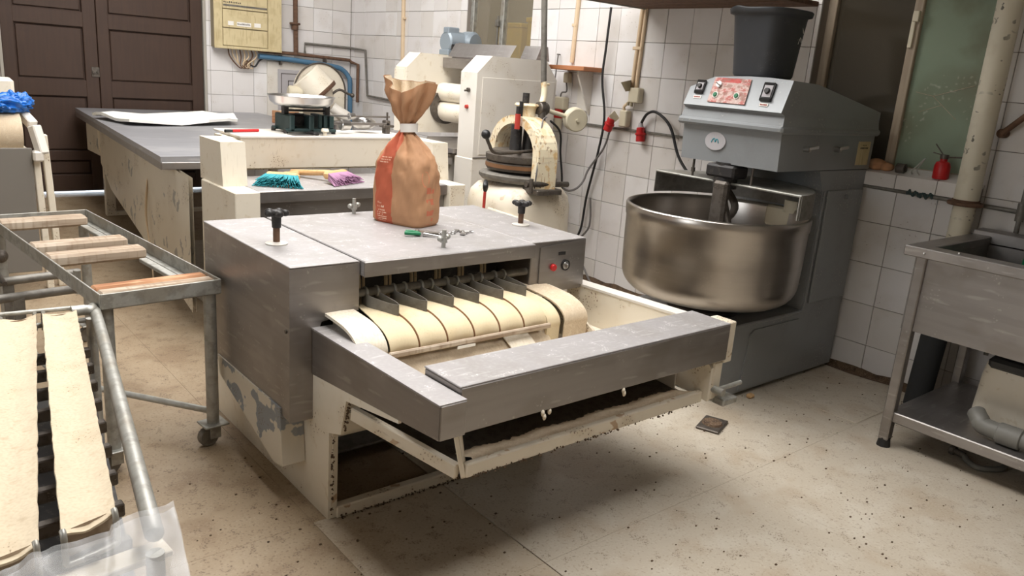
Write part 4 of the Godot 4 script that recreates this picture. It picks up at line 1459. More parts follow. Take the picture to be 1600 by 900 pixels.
# ---------------------------------------------------------------- sink by the wall
func build_sink():
	var o := thing("steel_sink", "stainless steel catering sink on legs with a lower shelf", "sink", V(3.55, 0, -0.8))
	var z0 := -1.33
	var z1 := -0.15
	var x0 := 3.2
	var x1 := 3.93
	var k := mb(o)
	k.box(V(x0 - 0.03, 0.82, z0 - 0.02), V(x0 + 0.06, 0.86, z1), 0.004)
	k.box(V(x0 + 0.05, 0.82, z0 - 0.02), V(x1, 0.86, z0 + 0.06), 0.004)
	k.box(V(x1 - 0.1, 0.82, z0 - 0.02), V(x1, 0.88, z1), 0.004)
	k.box(V(x0 - 0.03, 0.82, z1 - 0.2), V(x1, 0.86, z1), 0.004)
	part(k, "rim", M.steel, o)
	k = mb(o)
	k.box(V(x0 + 0.015, 0.515, z0 + 0.015), V(x0 + 0.02, 0.822, z1), 0.0)
	k.box(V(x0 + 0.015, 0.515, z0 + 0.012), V(x1 - 0.05, 0.822, z0 + 0.018), 0.0)
	part(k, "apron", M.steel, o)
	k = mb(o)
	k.box(V(x0 + 0.055, 0.56, z0 + 0.055), V(x0 + 0.06, 0.83, z1 - 0.2), 0.0)
	k.box(V(x1 - 0.1, 0.56, z0 + 0.055), V(x1 - 0.095, 0.83, z1 - 0.2), 0.0)
	k.box(V(x0 + 0.055, 0.56, z0 + 0.052), V(x1 - 0.095, 0.83, z0 + 0.057), 0.0)
	k.box(V(x0 + 0.055, 0.555, z0 + 0.052), V(x1 - 0.095, 0.56, z1 - 0.2), 0.0)
	k.box(V(x0 + 0.055, 0.56, z1 - 0.205), V(x1 - 0.095, 0.83, z1 - 0.2), 0.0)
	part(k, "basin", M.steel, o)
	for p in [[x0, z0], [x1 - 0.07, z0], [x0, z1 - 0.05], [x1 - 0.07, z1 - 0.05]]:
		k = mb(o)
		k.box(V(p[0], 0.03, p[1] + 0.02), V(p[0] + 0.045, 0.82, p[1] + 0.06), 0.004)
		var l := part(k, "leg", M.steel, o)
		k = mb(o)
		k.cyl(V(p[0] + 0.022, 0, p[1] + 0.04), V(p[0] + 0.022, 0.04, p[1] + 0.04), 0.028, 0.022)
		part(k, "foot", M.black_plastic, l)
	k = mb(o)
	k.box(V(x0 + 0.01, 0.115, z0 + 0.03), V(x1 - 0.03, 0.16, z1 - 0.01), 0.004)
	part(k, "shelf", M.steel, o)
	k = mb(o)
	for p in [[V(x0 - 0.031, 0.84, -1.27), 0.005], [V(x0 + 0.01, 0.861, -1.16), 0.006]]:
		k.ball(p[0], V(p[1], p[1], p[1]), 8)
	part(k, "rivet", M.chrome, o)
	# bottle green thing lying in the basin
	var g := thing("green_bottle", "dark green bottle standing in the steel sink", "bottle", V(3.74, 0.56, -1.06))
	k = MB.new()
	k.lathe([Q(0, 0), Q(0.04, 0), Q(0.042, 0.01), Q(0.042, 0.24), Q(0.034, 0.28), Q(0.016, 0.31), Q(0, 0.31)], Transform3D.IDENTITY, 24)
	part(k, "body", M.green, g)
	k = MB.new()
	k.cyl(V(0, 0.31, 0), V(0, 0.345, 0), 0.018)
	part(k, "cap", M.green, g)
	# white canister on the shelf
	var c := thing("white_canister", "white plastic canister with black lid on the sink shelf", "canister", V(3.55, 0.16, -0.93))
	var rows := []
	for p in [[0.0, 0.118], [0.01, 0.126], [0.05, 0.128], [0.2, 0.122], [0.25, 0.115], [0.262, 0.1]]:
		var row := []
		for i in 48:
			var a := TAU * i / 48
			var q := pow(pow(absf(cos(a)), 5.0) + pow(absf(sin(a)), 5.0), -0.2)
			row.append(V(cos(a) * q * p[1], p[0], sin(a) * q * p[1] * 1.15))
		rows.append(row)
	k = MB.new()
	k.grid(rows, true, true)
	k.face(rows[-1], Vector3.UP)
	k.face(rows[0], Vector3.DOWN)
	part(k, "body", M.cream, c)
	k = MB.new()
	k.box(V(-0.105, 0.255, -0.11), V(0.09, 0.30, 0.13), 0.012, Basis(V(0, 0, 1), 0.12))
	part(k, "lid", M.black_plastic, c)
	# grey trap lying on the shelf
	var e := thing("drain_elbow", "grey plastic drain elbow lying before the white canister", "pipe elbow", V(3.3, 0.16, -0.88))
	k = MB.new()
	k.tube(curve([V(0.03, 0.075, -0.13), V(0.0, 0.06, -0.10), V(-0.01, 0.045, -0.06), V(-0.01, 0.042, 0.2)], 6), 0.034, 16)
	part(k, "bend", M.grey_pvc, e)
	k = MB.new()
	k.cyl(V(-0.01, 0.042, -0.03), V(-0.01, 0.042, 0.055), 0.042, -1, 12, 0.004)
	part(k, "collar", M.grey_pvc, e)
	# black insulated waste pipe behind the legs
	var f := thing("waste_pipe", "thick black insulated waste pipe behind the sink leg", "pipe", V(3.77, 0.0, -1.40))
	k = MB.new()
	k.cyl(V(-0.01, 0.02, 0.0), V(0.0, 0.56, 0.02), 0.055, 0.058, 20)
	part(k, "insulation", M.black_foam, f)
	k = MB.new()
	k.cyl(V(-0.01, 0.0, 0.0), V(-0.01, 0.03, 0.0), 0.045)
	part(k, "pipe_end", M.grey_pvc, f)
	# hose tap on the floor
	var h := thing("floor_hose", "short grey hose with brass fitting on the floor under the sink", "hose", V(3.4, 0, -1.0))
	k = MB.new()
	k.tube(curve([V(-0.02, 0.022, -0.03), V(-0.05, 0.016, 0.0), V(-0.06, 0.014, 0.05), V(0.02, 0.014, 0.1), V(0.12, 0.02, 0.08)], 5), 0.012, 8)
	part(k, "tube", M.grey_pvc, h)
	k = MB.new()
	k.cyl(V(-0.01, 0.025, -0.075), V(-0.02, 0.022, -0.03), 0.014, -1, 8)
	k.cyl(V(-0.008, 0.026, -0.09), V(-0.01, 0.025, -0.07), 0.022, -1, 8, 0.003)
	part(k, "fitting", M.iron, h)

# ---------------------------------------------------------------- long steel-topped table
func build_table():
	var o := thing("work_table", "long steel topped work table with a cream painted side panel", "table", V(2.2, 0, -5.7))
	var k := mb(o)
	# the left edge runs a little askew
	k.prism([Q(1.195, -4.216), Q(2.75, -4.29), Q(2.75, -4.75), Q(2.98, -4.75), Q(2.98, -7.38), Q(1.446, -7.40)], 0.828, 0.86, 1)
	part(k, "top", M.table_top, o)
	k = mb(o)
	k.box(V(1.197, 0.795, -4.225), V(2.7, 0.832, -4.205), 0.002, Basis(V(0, 1, 0), 0.0))
	part(k, "front_lip", M.steel, o)
	k = mb(o)
	k.beam(V(1.198, 0.812, -4.22), V(1.445, 0.812, -7.39), 0.006, 0.04, 0.002)
	part(k, "side_lip", M.steel, o)
	# long side panel, shallower at the far end
	k = mb(o)
	var f := func(z: float) -> float: return 1.265 + (-4.216 - z) / 3.18 * 0.25
	k.face([V(f.call(-3.95), 0.79, -3.95), V(f.call(-6.7), 0.828, -6.7), V(f.call(-6.7), 0.5, -6.7), V(f.call(-6.3), 0.36, -6.3), V(f.call(-3.95), 0.1, -3.95)], Vector3.LEFT)
	k.face([V(f.call(-3.95) + 0.02, 0.79, -3.95), V(f.call(-6.7) + 0.02, 0.828, -6.7), V(f.call(-6.7) + 0.02, 0.5, -6.7), V(f.call(-6.3) + 0.02, 0.36, -6.3), V(f.call(-3.95) + 0.02, 0.1, -3.95)], Vector3.RIGHT)
	part(k, "side_panel", M.side_paint, o, "cream side panel with flaked paint")
	k = mb(o)
	k.box(V(1.46, 0.55, -7.12), V(1.56, 0.828, -6.7), 0.004)
	part(k, "end_panel", M.side_paint, o)
	for p in [V(1.515, 0, -6.745), V(2.85, 0, -6.74), V(2.85, 0, -4.6)]:
		k = mb(o)
		k.box(p + V(-0.03, 0, -0.03), p + V(0.04, 0.828, 0.03), 0.004)
		part(k, "leg", M.side_paint, o)
	k = mb(o)
	k.cyl(V(1.475, 0.58, -6.69), V(1.475, 0.83, -6.69), 0.028)
	part(k, "leg_sleeve", M.cream, o)
	pbox(o, "stretcher", M.cream, V(1.55, 0.06, -6.76), V(2.85, 0.11, -6.72), 0.004)
	k = mb(o)
	k.tube(curve([V(1.325, 0.64, -4.95), V(1.30, 0.42, -4.92), V(1.29, 0.22, -4.83), V(1.28, 0.05, -4.75)], 5), 0.005, 6)
	k.tube(curve([V(1.318, 0.63, -4.94), V(1.29, 0.44, -4.9), V(1.285, 0.25, -4.8)], 5), 0.004, 6)
	part(k, "hanging_wire", M.conduit, o)
	# white cloth lying on the table
	var c := thing("folded_cloth", "white cloth folded flat on the long steel table", "cloth", V(1.9, 0.86, -6.25))
	var rows := []
	var bd := [[V(1.36, 0, -6.42), V(1.47, 0, -5.86)], [V(1.52, 0, -6.5), V(1.62, 0, -5.84)], [V(1.75, 0, -6.58), V(1.82, 0, -5.88)], [V(2.0, 0, -6.62), V(2.03, 0, -5.93)], [V(2.2, 0, -6.58), V(2.2, 0, -6.0)], [V(2.38, 0, -6.5), V(2.30, 0, -6.08)]]
	for i in bd.size():
		var row := []
		for j in 9:
			var t := j / 8.0
			var p: Vector3 = bd[i][0].lerp(bd[i][1], t)
			p.y = 0.898 + 0.012 * sin(i * 2.1 + j * 0.9) + 0.01 * sin(t * PI) + (0.015 if i >= 4 else 0.0)
			row.append(p)
		rows.append(row)
	k = mb(c)
	k.slab(rows, 0.02)
	part(k, "cloth", M.white_cloth, c)

# ---------------------------------------------------------------- cream hopper unit at the near end of the table
func build_feeder():
	var o := thing("dough_feeder", "cream painted dough feeder with lidded trough and steel front shelf", "dough feeder", V(1.9, 0, -3.75))
	for s in [[1.275, 1.39], [2.43, 2.53]]:
		var k := mb(o)
		k.box(V(s[0], 0.0, -3.86), V(s[1], 0.80, -3.42), 0.004)
		part(k, "side_block", M.cream, o)
		k = mb(o)
		k.prism([Q(-3.9, 0.8), Q(-3.6, 0.8), Q(-3.625, 1.0), Q(-3.9, 1.0)], s[0] + 0.012, s[1] + 0.012, 0)
		part(k, "post", M.cream, o)
	pbox(o, "shelf", M.steel_floured, V(1.392, 0.775, -3.9), V(2.428, 0.80, -3.45), 0.003)
	pbox(o, "shelf_lip", M.steel, V(1.392, 0.745, -3.452), V(2.428, 0.797, -3.444), 0.002)
	pbox(o, "front_sheet", M.steel, V(1.392, 0.2, -3.50), V(2.428, 0.75, -3.47), 0.002)
	pbox(o, "body", M.cream, V(1.4, 0.1, -4.15), V(2.42, 0.74, -3.55), 0.004)
	pbox(o, "inner_back", M.cream, V(1.4, 0.80, -4.14), V(2.42, 0.86, -4.12), 0.0)
	# trough with lid
	var k := mb(o)
	k.prism([Q(-4.16, 0.87), Q(-3.93, 0.835), Q(-3.895, 0.99), Q(-4.16, 0.99)], 1.485, 2.49, 0)
	var tr := part(k, "trough", M.cream, o)
	k = mb(o)
	k.prism([Q(-4.17, 0.84), Q(-3.97, 0.82), Q(-3.93, 0.985), Q(-4.17, 0.985)], 1.452, 1.482, 0)
	part(k, "end_plate", M.cream_rusty, tr)
	k = mb(o)
	k.box(V(1.478, 0.99, -4.26), V(2.50, 1.003, -3.888), 0.003)
	var ld := part(k, "lid", M.white_paint, tr)
	k = mb(o)
	k.cyl(V(1.955, 1.003, -3.93), V(1.955, 1.025, -3.93), 0.011)
	k.cyl(V(1.955, 1.022, -3.93), V(1.955, 1.04, -3.93), 0.022, 0.019, 20, 0.004)
	part(k, "lid_knob", M.cream, ld)
	# right end: lever
	k = mb(o)
	k.tube(curve([V(2.60, 0.83, -3.85), V(2.615, 0.77, -3.83), V(2.64, 0.73, -3.81), V(2.63, 0.68, -3.8)], 5), 0.011, 8)
	part(k, "lever", M.white_paint, o)
	# things lying on the lid
	var pn := thing("red_pen", "red pen lying on the feeder lid", "pen", V(1.565, 1.003, -4.06), 14)
	k = MB.new()
	k.cyl(V(-0.07, 0.008, 0), V(0.09, 0.008, 0), 0.008, -1, 12, 0.002)
	part(k, "barrel", M.red, pn)
	k = MB.new()
	k.cyl(V(-0.11, 0.008, 0), V(-0.065, 0.008, 0), 0.0085, 0.007, 12)
	part(k, "cap", M.black_plastic, pn)
	var sc := thing("dough_scraper", "grey metal dough scraper lying below the scale", "scraper", V(1.86, 1.003, -3.945), 10)
	k = MB.new()
	k.box(V(-0.1, 0, -0.035), V(0.03, 0.003, 0.035), 0.001)
	part(k, "blade", M.steel, sc)
	k = MB.new()
	k.box(V(0.02, 0, -0.035), V(0.055, 0.016, 0.035), 0.006)
	part(k, "handle", M.black_iron, sc)
	var pp := thing("paper_slip", "white paper slip on the feeder lid beside the sack", "paper", V(2.4, 1.003, -4.0), -20)
	k = MB.new()
	k.box(V(-0.06, 0, -0.04), V(0.06, 0.002, 0.04), 0.0)
	part(k, "sheet", M.paper_white, pp)

func brush(called: String, label: String, at: Vector3, turn: float, bristle: Material, tilt: float):
	var o := thing(called, label, "brush", at, turn, "hand brushes on the steel shelf")
	o.scale = V(1.22, 1.22, 1.22)
	# local: the head at the origin along z, bristles fanning out along +x, handle running off along -x
	var rng := RandomNumberGenerator.new()
	rng.seed = hash(called + label)
	var k := MB.new()
	for r in 5:
		for j in 34:
			var s := j / 33.0 * 2.0 - 1.0
			var y0 := 0.042 - r * 0.006
			var ln := 0.062 + rng.randf_range(-0.008, 0.006)
			var sp := s * (0.084 + 0.004 * r) + rng.randf_range(-0.004, 0.004)
			k.cyl(V(0.018, y0, s * 0.06), V(0.018 + ln, maxf(0.003, y0 - 0.012 - tilt - r * 0.003 + 0.012 * (1.0 - s * s) + rng.randf_range(-0.003, 0.003)), sp), 0.0038, 0.0016, 5)
	var br := part(k, "bristles", bristle, o)
	br.set_meta("kind", "stuff")
	k = MB.new()
	k.box(V(-0.012, 0.018, -0.066), V(0.026, 0.05, 0.066), 0.01)
	part(k, "head", M.brush_wood, o)
	k = MB.new()
	var pts := [V(0.0, 0.036, 0.0), V(-0.05, 0.034, 0.0), V(-0.12, 0.026, 0.0), V(-0.22, 0.016, 0.0)]
	k.tube(curve(pts, 5), 0.0125, 10)
	k.ball(V(-0.22, 0.016, 0), V(0.013, 0.0125, 0.0125), 10)
	part(k, "handle", M.brush_wood, o)

func build_scale():
	var o := thing("balance_scale", "old balance scale with round steel pan on the feeder lid", "scale", V(1.95, 1.003, -4.09))
	var k := mb(o)
	k.box(V(1.79, 1.012, -4.20), V(1.82, 1.10, -4.0), 0.006)
	k.box(V(1.90, 1.012, -4.20), V(1.93, 1.10, -4.0), 0.006)
	k.box(V(1.77, 1.012, -4.04), V(2.06, 1.03, -4.0), 0.006)
	k.box(V(1.77, 1.012, -4.2), V(2.06, 1.03, -4.16), 0.006)
	part(k, "base", M.green_iron, o)
	k = mb(o)
	for q in [V(1.775, 0, -4.02), V(1.775, 0, -4.18), V(2.05, 0, -4.02), V(2.05, 0, -4.18)]:
		k.cyl(V(q.x, 1.003, q.z), V(q.x, 1.02, q.z), 0.012)
	part(k, "foot", M.black_iron, o)
	pcyl(o, "counterweight", M.black_iron, V(1.81, 1.07, -4.10), V(1.91, 1.07, -4.10), 0.034)
	k = mb(o)
	k.box(V(1.965, 1.03, -4.13), V(1.99, 1.105, -4.03), 0.004)
	k.box(V(2.0, 1.03, -4.12), V(2.022, 1.1, -4.03), 0.004)
	k.box(V(2.03, 1.03, -4.12), V(2.055, 1.098, -4.02), 0.004)
	part(k, "pillar", M.green_iron, o)
	k = mb(o)
	for a in [[1.80, 1.10, 1.135], [2.04, 1.10, 1.135]]:
		k.box(V(a[0] - 0.016, a[1], -4.10), V(a[0] + 0.016, a[2] + 0.015, -4.07), 0.004)
	k.tube([V(1.80, 1.12, -4.085), V(2.04, 1.12, -4.085)], 0.006, 8)
	part(k, "pan_support", M.black_iron, o)
	k = mb(o)
	k.lathe([Q(0, 1.138), Q(0.1, 1.138), Q(0.14, 1.145), Q(0.165, 1.165), Q(0.172, 1.19), Q(0.179, 1.195), Q(0.179, 1.199), Q(0.17, 1.198), Q(0.162, 1.168), Q(0.138, 1.15), Q(0, 1.143)], Transform3D(Basis.IDENTITY, V(1.893, 0, -4.085)), 40)
	part(k, "pan", M.chrome, o)
	# graduated beams with sliding poises
	k = mb(o)
	k.box(V(2.05, 1.092, -4.09), V(2.44, 1.103, -4.075), 0.002)
	k.box(V(2.05, 1.05, -4.06), V(2.42, 1.066, -4.05), 0.002)
	part(k, "beam", M.steel, o)
	k = mb(o)
	k.cyl(V(2.175, 1.095, -4.083), V(2.215, 1.098, -4.083), 0.02, 0.017, 16, 0.004)
	part(k, "poise", M.chrome, o)
	k = mb(o)
	k.cyl(V(2.11, 1.05, -4.055), V(2.17, 1.05, -4.055), 0.032, 0.028, 16, 0.005)
	part(k, "poise", M.chrome, o)
	k = mb(o)
	k.box(V(2.40, 1.003, -4.1), V(2.43, 1.08, -4.05), 0.005)
	k.box(V(2.38, 1.04, -4.1), V(2.45, 1.055, -4.04), 0.004)
	k.tube([V(2.42, 1.06, -4.075), V(2.42, 1.125, -4.075)], 0.006, 8)
	part(k, "beam_stop", M.iron, o)
	k = mb(o)
	k.ball(V(2.3, 1.055, -4.13), V(0.075, 0.035, 0.05), 20)
	part(k, "scoop", M.chrome, o)

# ---------------------------------------------------------------- sheeter with two cheek housings
func cheek(x0: float, x1: float, y0: float) -> Array:
	return [Q(x0, y0), Q(x1, y0), Q(x1, 1.37), Q(x1 - 0.1, 1.49), Q(x0 + 0.11, 1.49), Q(x0, 1.385)]

func build_sheeter():
	var o := thing("dough_sheeter", "white dough sheeter with two tall cheek housings and rollers between", "dough sheeter", V(3.35, 0, -4.5))
	var k := mb(o)
	k.prism(cheek(3.0, 3.66, 0.86), -4.17, -4.0)
	k.box(V(2.995, 0.0, -4.19), V(3.64, 0.86, -4.0), 0.005)
	var c1 := part(k, "cheek", M.white_paint, o)
	k = mb(o)
	k.box(V(3.04, 0.885, -4.0), V(3.64, 1.36, -3.994), 0.002)
	part(k, "cover_plate", M.white_paint, c1)
	k = mb(o)
	k.beam(V(3.0, 0.866, -3.998), V(3.64, 0.866, -3.998), 0.004, 0.005, 0.0)
	part(k, "seam", M.iron, c1)
	k = mb(o)
	k.cyl(V(3.0, 1.278, -4.075), V(2.985, 1.278, -4.075), 0.013)
	k.cyl(V(2.99, 1.278, -4.075), V(2.965, 1.272, -4.075), 0.006)
	part(k, "toggle", M.iron, c1)
	k = mb(o)
	k.cyl(V(3.0, 1.175, -4.085), V(2.985, 1.175, -4.085), 0.013, 0.011)
	part(k, "stop_button", M.red_dull, c1, "red stop button")
	k = mb(o)
	k.prism(cheek(3.1, 3.72, 0.93), -5.12, -4.97)
	var c2 := part(k, "cheek", M.cream, o)
	k = mb(o)
	k.box(V(3.095, 1.19, -5.13), V(3.10, 1.37, -5.0), 0.001)
	part(k, "access_plate", M.cream, c2)
	k = mb(o)
	k.cyl(V(3.10, 1.13, -5.02), V(3.08, 1.13, -5.02), 0.025)
	part(k, "stop_button", M.red, c2)
	k = mb(o)
	k.cyl(V(3.10, 1.2, -5.06), V(3.075, 1.2, -5.06), 0.015)
	part(k, "toggle", M.iron, c2)
	# rollers
	k = mb(o)
	k.cyl(V(3.42, 1.225, -4.97), V(3.42, 1.225, -4.15), 0.068, -1, 28)
	part(k, "roller", M.cream, o)
	k = mb(o)
	k.cyl(V(3.43, 1.09, -4.96), V(3.43, 1.09, -4.15), 0.075, -1, 28)
	part(k, "roller", M.cream, o)
	k = mb(o)
	k.lathe([Q(0.08, 0), Q(0.125, 0), Q(0.125, 0.03), Q(0.08, 0.03)], Transform3D(Basis(V(1, 0, 0), V(0, 0, 1), V(0, -1, 0)), V(3.43, 1.12, -4.965)), 32, 0, TAU, true)
	part(k, "ring", M.iron, o)
	# steel infeed chute between the cheeks
	k = mb(o)
	k.face([V(3.40, 1.48, -4.20), V(3.46, 1.575, -4.2), V(3.46, 1.575, -4.9), V(3.40, 1.48, -4.9)], Vector3.LEFT)
	k.prism([Q(3.4, 1.46), Q(3.8, 1.46), Q(3.76, 1.58), Q(3.46, 1.58)], -4.86, -4.85)
	k.prism([Q(3.62, 1.49), Q(3.74, 1.49), Q(3.72, 1.585), Q(3.66, 1.585)], -4.35, -4.18)
	k.prism([Q(3.4, 1.40), Q(3.72, 1.40), Q(3.72, 1.47), Q(3.4, 1.47)], -4.96, -4.17)
	part(k, "chute", M.steel, o)
	# motor on the far cheek
	k = mb(o)
	k.cyl(V(3.47, 1.585, -5.05), V(3.63, 1.585, -5.05), 0.078, -1, 28, 0.012)
	k.box(V(3.46, 1.49, -5.11), V(3.66, 1.53, -4.99), 0.006)
	k.box(V(3.47, 1.64, -5.08), V(3.57, 1.69, -5.01), 0.006)
	var mt := part(k, "motor", M.motor_grey, o)
	k = mb(o)
	k.lathe([Q(0, 0), Q(0.085, 0), Q(0.088, 0.02), Q(0.088, 0.08), Q(0.07, 0.10), Q(0.02, 0.104), Q(0, 0.104)], Transform3D(Basis(V(0.9, 0, -0.2).normalized(), V(0.3, 0, 0.95).normalized(), V(0, -1, 0)), V(3.66, 1.585, -5.06)), 32, 0, TAU, true)
	part(k, "fan_cover", M.motor_grey, mt)
	k = mb(o)
	k.box(V(3.48, 1.535, -4.985), V(3.55, 1.57, -4.972), 0.002)
	part(k, "rating_plate", M.black_iron, mt)
	# feed tables
	k = mb(o)
	k.prism([Q(2.93, -4.46), Q(2.975, -4.18), Q(3.3, -4.18), Q(3.75, -4.97), Q(3.3, -4.97)], 0.872, 0.9, 1)
	part(k, "feed_table", M.steel, o)
	k = mb(o)
	k.prism([Q(2.76, -4.2), Q(2.99, -4.2), Q(2.99, -4.7), Q(2.8, -4.7)], 0.80, 0.84, 1)
	part(k, "feed_step", M.steel, o)
	k = mb(o)
	k.box(V(3.0, 0, -5.1), V(3.66, 0.86, -4.25), 0.005)
	part(k, "stand", M.white_paint, o)

# ---------------------------------------------------------------- hydraulic dough divider
func build_divider():
	var c := V(2.86, 0, -3.36)
	var o := thing("dough_divider", "cream pedestal dough divider with rusty yoke and counterweight lever", "dough divider", c)
	var k := MB.new()
	var rows := []
	for p in [[0.0, 0.235, 0.24], [0.03, 0.245, 0.25], [0.5, 0.25, 0.255], [0.70, 0.248, 0.252], [0.76, 0.236, 0.24], [0.80, 0.205, 0.205], [0.82, 0.16, 0.155], [0.825, 0.01, 0.01]]:
		var row := []
		for i in 64:
			var a := TAU * i / 64
			var q := pow(pow(absf(cos(a)), 3.4) + pow(absf(sin(a)), 3.4), -1.0 / 3.4)
			row.append(V(cos(a) * q * p[1], p[0], sin(a) * q * p[2]))
		rows.append(row)
	k.grid(rows, true, true)
	k.face(rows[0], Vector3.DOWN)
	part(k, "body", M.cream_rusty, o)
	# lower plate and press head
	k = MB.new()
	k.lathe([Q(0, 0.82), Q(0.2, 0.822), Q(0.218, 0.84), Q(0.22, 0.856), Q(0.205, 0.866), Q(0, 0.87)], Transform3D(Basis(V(0, 0, 1), -0.04), V(-0.05, 0, 0)), 48, 0, TAU, true)
	part(k, "plate", M.galv_dark, o)
	k = MB.new()
	k.lathe([Q(0, 0.885), Q(0.19, 0.885), Q(0.196, 0.895), Q(0.196, 0.925), Q(0.186, 0.93), Q(0.196, 0.935), Q(0.2, 0.95), Q(0.2, 0.968), Q(0.17, 0.975), Q(0.165, 0.99), Q(0, 0.995)], Transform3D(Basis.IDENTITY, V(0, 0, 0)), 48, 0, TAU, true)
	part(k, "press_head", M.iron, o)
	k = MB.new()
	k.lathe([Q(0.19, 0.9), Q(0.199, 0.9), Q(0.199, 0.92), Q(0.19, 0.92)], Transform3D.IDENTITY, 48, 0, TAU, true)
	part(k, "band", M.cord_brown, o)
	# black piston group in the arch
	k = MB.new()
	for p in [[-0.05, 0.0, 0.035, 1.13], [0.035, 0.02, 0.045, 1.13], [-0.01, 0.07, 0.024, 1.1], [0.085, -0.02, 0.03, 1.1]]:
		k.cyl(V(p[0], 0.98, p[1]), V(p[0], p[3], p[1]), p[2], p[2] * 0.85, 16)
	part(k, "piston", M.black_iron, o)
	# yoke: an arch over the head, standing at the front right
	k = MB.new()
	var inner := []
	var outer := []
	for i in 17:
		var a := PI * i / 16
		inner.append(Q(cos(a) * 0.205, 0.985 + sin(a) * 0.15))
		outer.append(Q(cos(a) * 0.265, 0.985 + sin(a) * 0.195))
	var poly := [Q(0.265, 0.80)]
	poly.append_array(outer)
	poly.append_array([Q(-0.265, 0.82), Q(-0.205, 0.82)])
	inner.reverse()
	poly.append_array(inner)
	poly.append(Q(0.205, 0.80))
	k.x = Transform3D(Basis(V(0, 1, 0), -1.72), V(0, 0, 0.0))
	k.prism(poly, -0.06, 0.06)
	part(k, "yoke", M.cream_yoke, o, "cream yoke stained yellow and rusty")
	k = MB.new()
	k.box(V(-0.12, 0.785, 0.16), V(0.06, 0.815, 0.29), 0.006)
	k.cyl(V(-0.17, 0.845, 0.25), V(0.13, 0.835, 0.25), 0.015)
	k.cyl(V(-0.15, 0.80, 0.27), V(-0.15, 0.875, 0.27), 0.012)
	part(k, "hinge", M.iron, o)
	# rods and collar on top of the yoke
	k = MB.new()
	k.cyl(V(-0.09, 1.13, 0.05), V(-0.09, 1.23, 0.05), 0.012)
	k.cyl(V(-0.055, 1.1, 0.03), V(-0.055, 1.255, 0.03), 0.011)
	part(k, "guide_rod", M.black_iron, o)
	k = MB.new()
	k.cyl(V(-0.09, 1.11, 0.05), V(-0.09, 1.19, 0.05), 0.015)
	part(k, "rod_sleeve", M.red_dull, o)
	k = MB.new()
	k.cyl(V(0.0, 1.15, 0.0), V(0.0, 1.30, 0.0), 0.019)
	part(k, "ram", M.black_iron, o)
	k = MB.new()
	k.lathe([Q(0, 1.165), Q(0.055, 1.165), Q(0.05, 1.20), Q(0.055, 1.225), Q(0.068, 1.235), Q(0.06, 1.245), Q(0, 1.245)], Transform3D(Basis.IDENTITY, V(0.01, 0, 0.0)), 28, 0, TAU, true)
	part(k, "collar", M.cream_yoke, o)
	k = MB.new()
	k.cyl(V(0.075, 1.26, 0.05), V(0.075, 1.13, 0.06), 0.021)
	k.cyl(V(0.05, 1.225, 0.045), V(0.115, 1.22, 0.04), 0.035, -1, 20, 0.005)
	part(k, "pivot", M.iron, o)
	# lever with disc counterweight, pole going up
	k = MB.new()
	k.cyl(V(0.09, 1.22, 0.04), V(0.315, 1.172, 0.08), 0.012)
	part(k, "lever_arm", M.beige_plastic, o)
	k = MB.new()
	k.cyl(V(0.31, 1.175, 0.06), V(0.29, 1.17, 0.115), 0.066, -1, 32, 0.006)
	k.cyl(V(0.291, 1.17, 0.11), V(0.287, 1.169, 0.125), 0.009)
	part(k, "counterweight", M.beige_plastic, o)
	k = MB.new()
	k.tube(curve([V(0.08, 1.245, 0.04), V(0.1, 1.285, 0.03), V(0.105, 1.33, 0.025), V(0.10, 1.365, 0.02)], 4), 0.017, 12)
	k.cyl(V(0.09, 1.352, 0.02), V(0.14, 1.352, 0.02), 0.007)
	part(k, "elbow", M.cream_yoke, o)
	k = MB.new()
	k.cyl(V(0.10, 1.36, 0.02), V(0.075, 1.80, 0.0), 0.0165)
	part(k, "pole", M.galv_dark, o)
	# crank handle with ball on the left
	k = MB.new()
	k.tube(curve([V(-0.02, 1.0, 0.1), V(-0.15, 0.995, 0.13), V(-0.31, 0.997, 0.15), V(-0.355, 1.04, 0.155), V(-0.375, 1.075, 0.155)], 4), 0.009, 8)
	var cr := part(k, "crank", M.iron, o)
	k = MB.new()
	k.ball(V(-0.38, 1.09, 0.155), V(0.024, 0.024, 0.024))
	part(k, "crank_ball", M.black_plastic, cr)
	# second lever, low on the left, with a black grip
	k = MB.new()
	k.cyl(V(-0.34, 0.55, 0.12), V(-0.335, 0.80, 0.12), 0.008)
	part(k, "floor_lever", M.red_dull, o)
	k = MB.new()
	k.ball(V(-0.334, 0.82, 0.12), V(0.015, 0.035, 0.015))
	part(k, "lever_grip", M.black_plastic, o)
	k = MB.new()
	k.cyl(V(-0.32, 0.70, 0.13), V(-0.14, 0.64, 0.26), 0.013)
	part(k, "pedal_bar", M.cream, o)
	# cables
	k = MB.new()
	k.tube(curve([V(0.09, 1.18, 0.08), V(0.0, 1.16, 0.15), V(-0.07, 1.04, 0.22), V(-0.10, 0.92, 0.25), V(-0.11, 0.82, 0.25)], 6), 0.0042, 6)
	part(k, "cable", M.cable_grey, o)
	k = MB.new()
	k.tube(curve([V(0.12, 1.16, 0.08), V(0.2, 1.10, 0.08), V(0.235, 0.98, 0.06), V(0.27, 0.86, 0.05), V(0.31, 0.76, 0.02)], 6), 0.006, 6)
	part(k, "cable", M.cable, o)

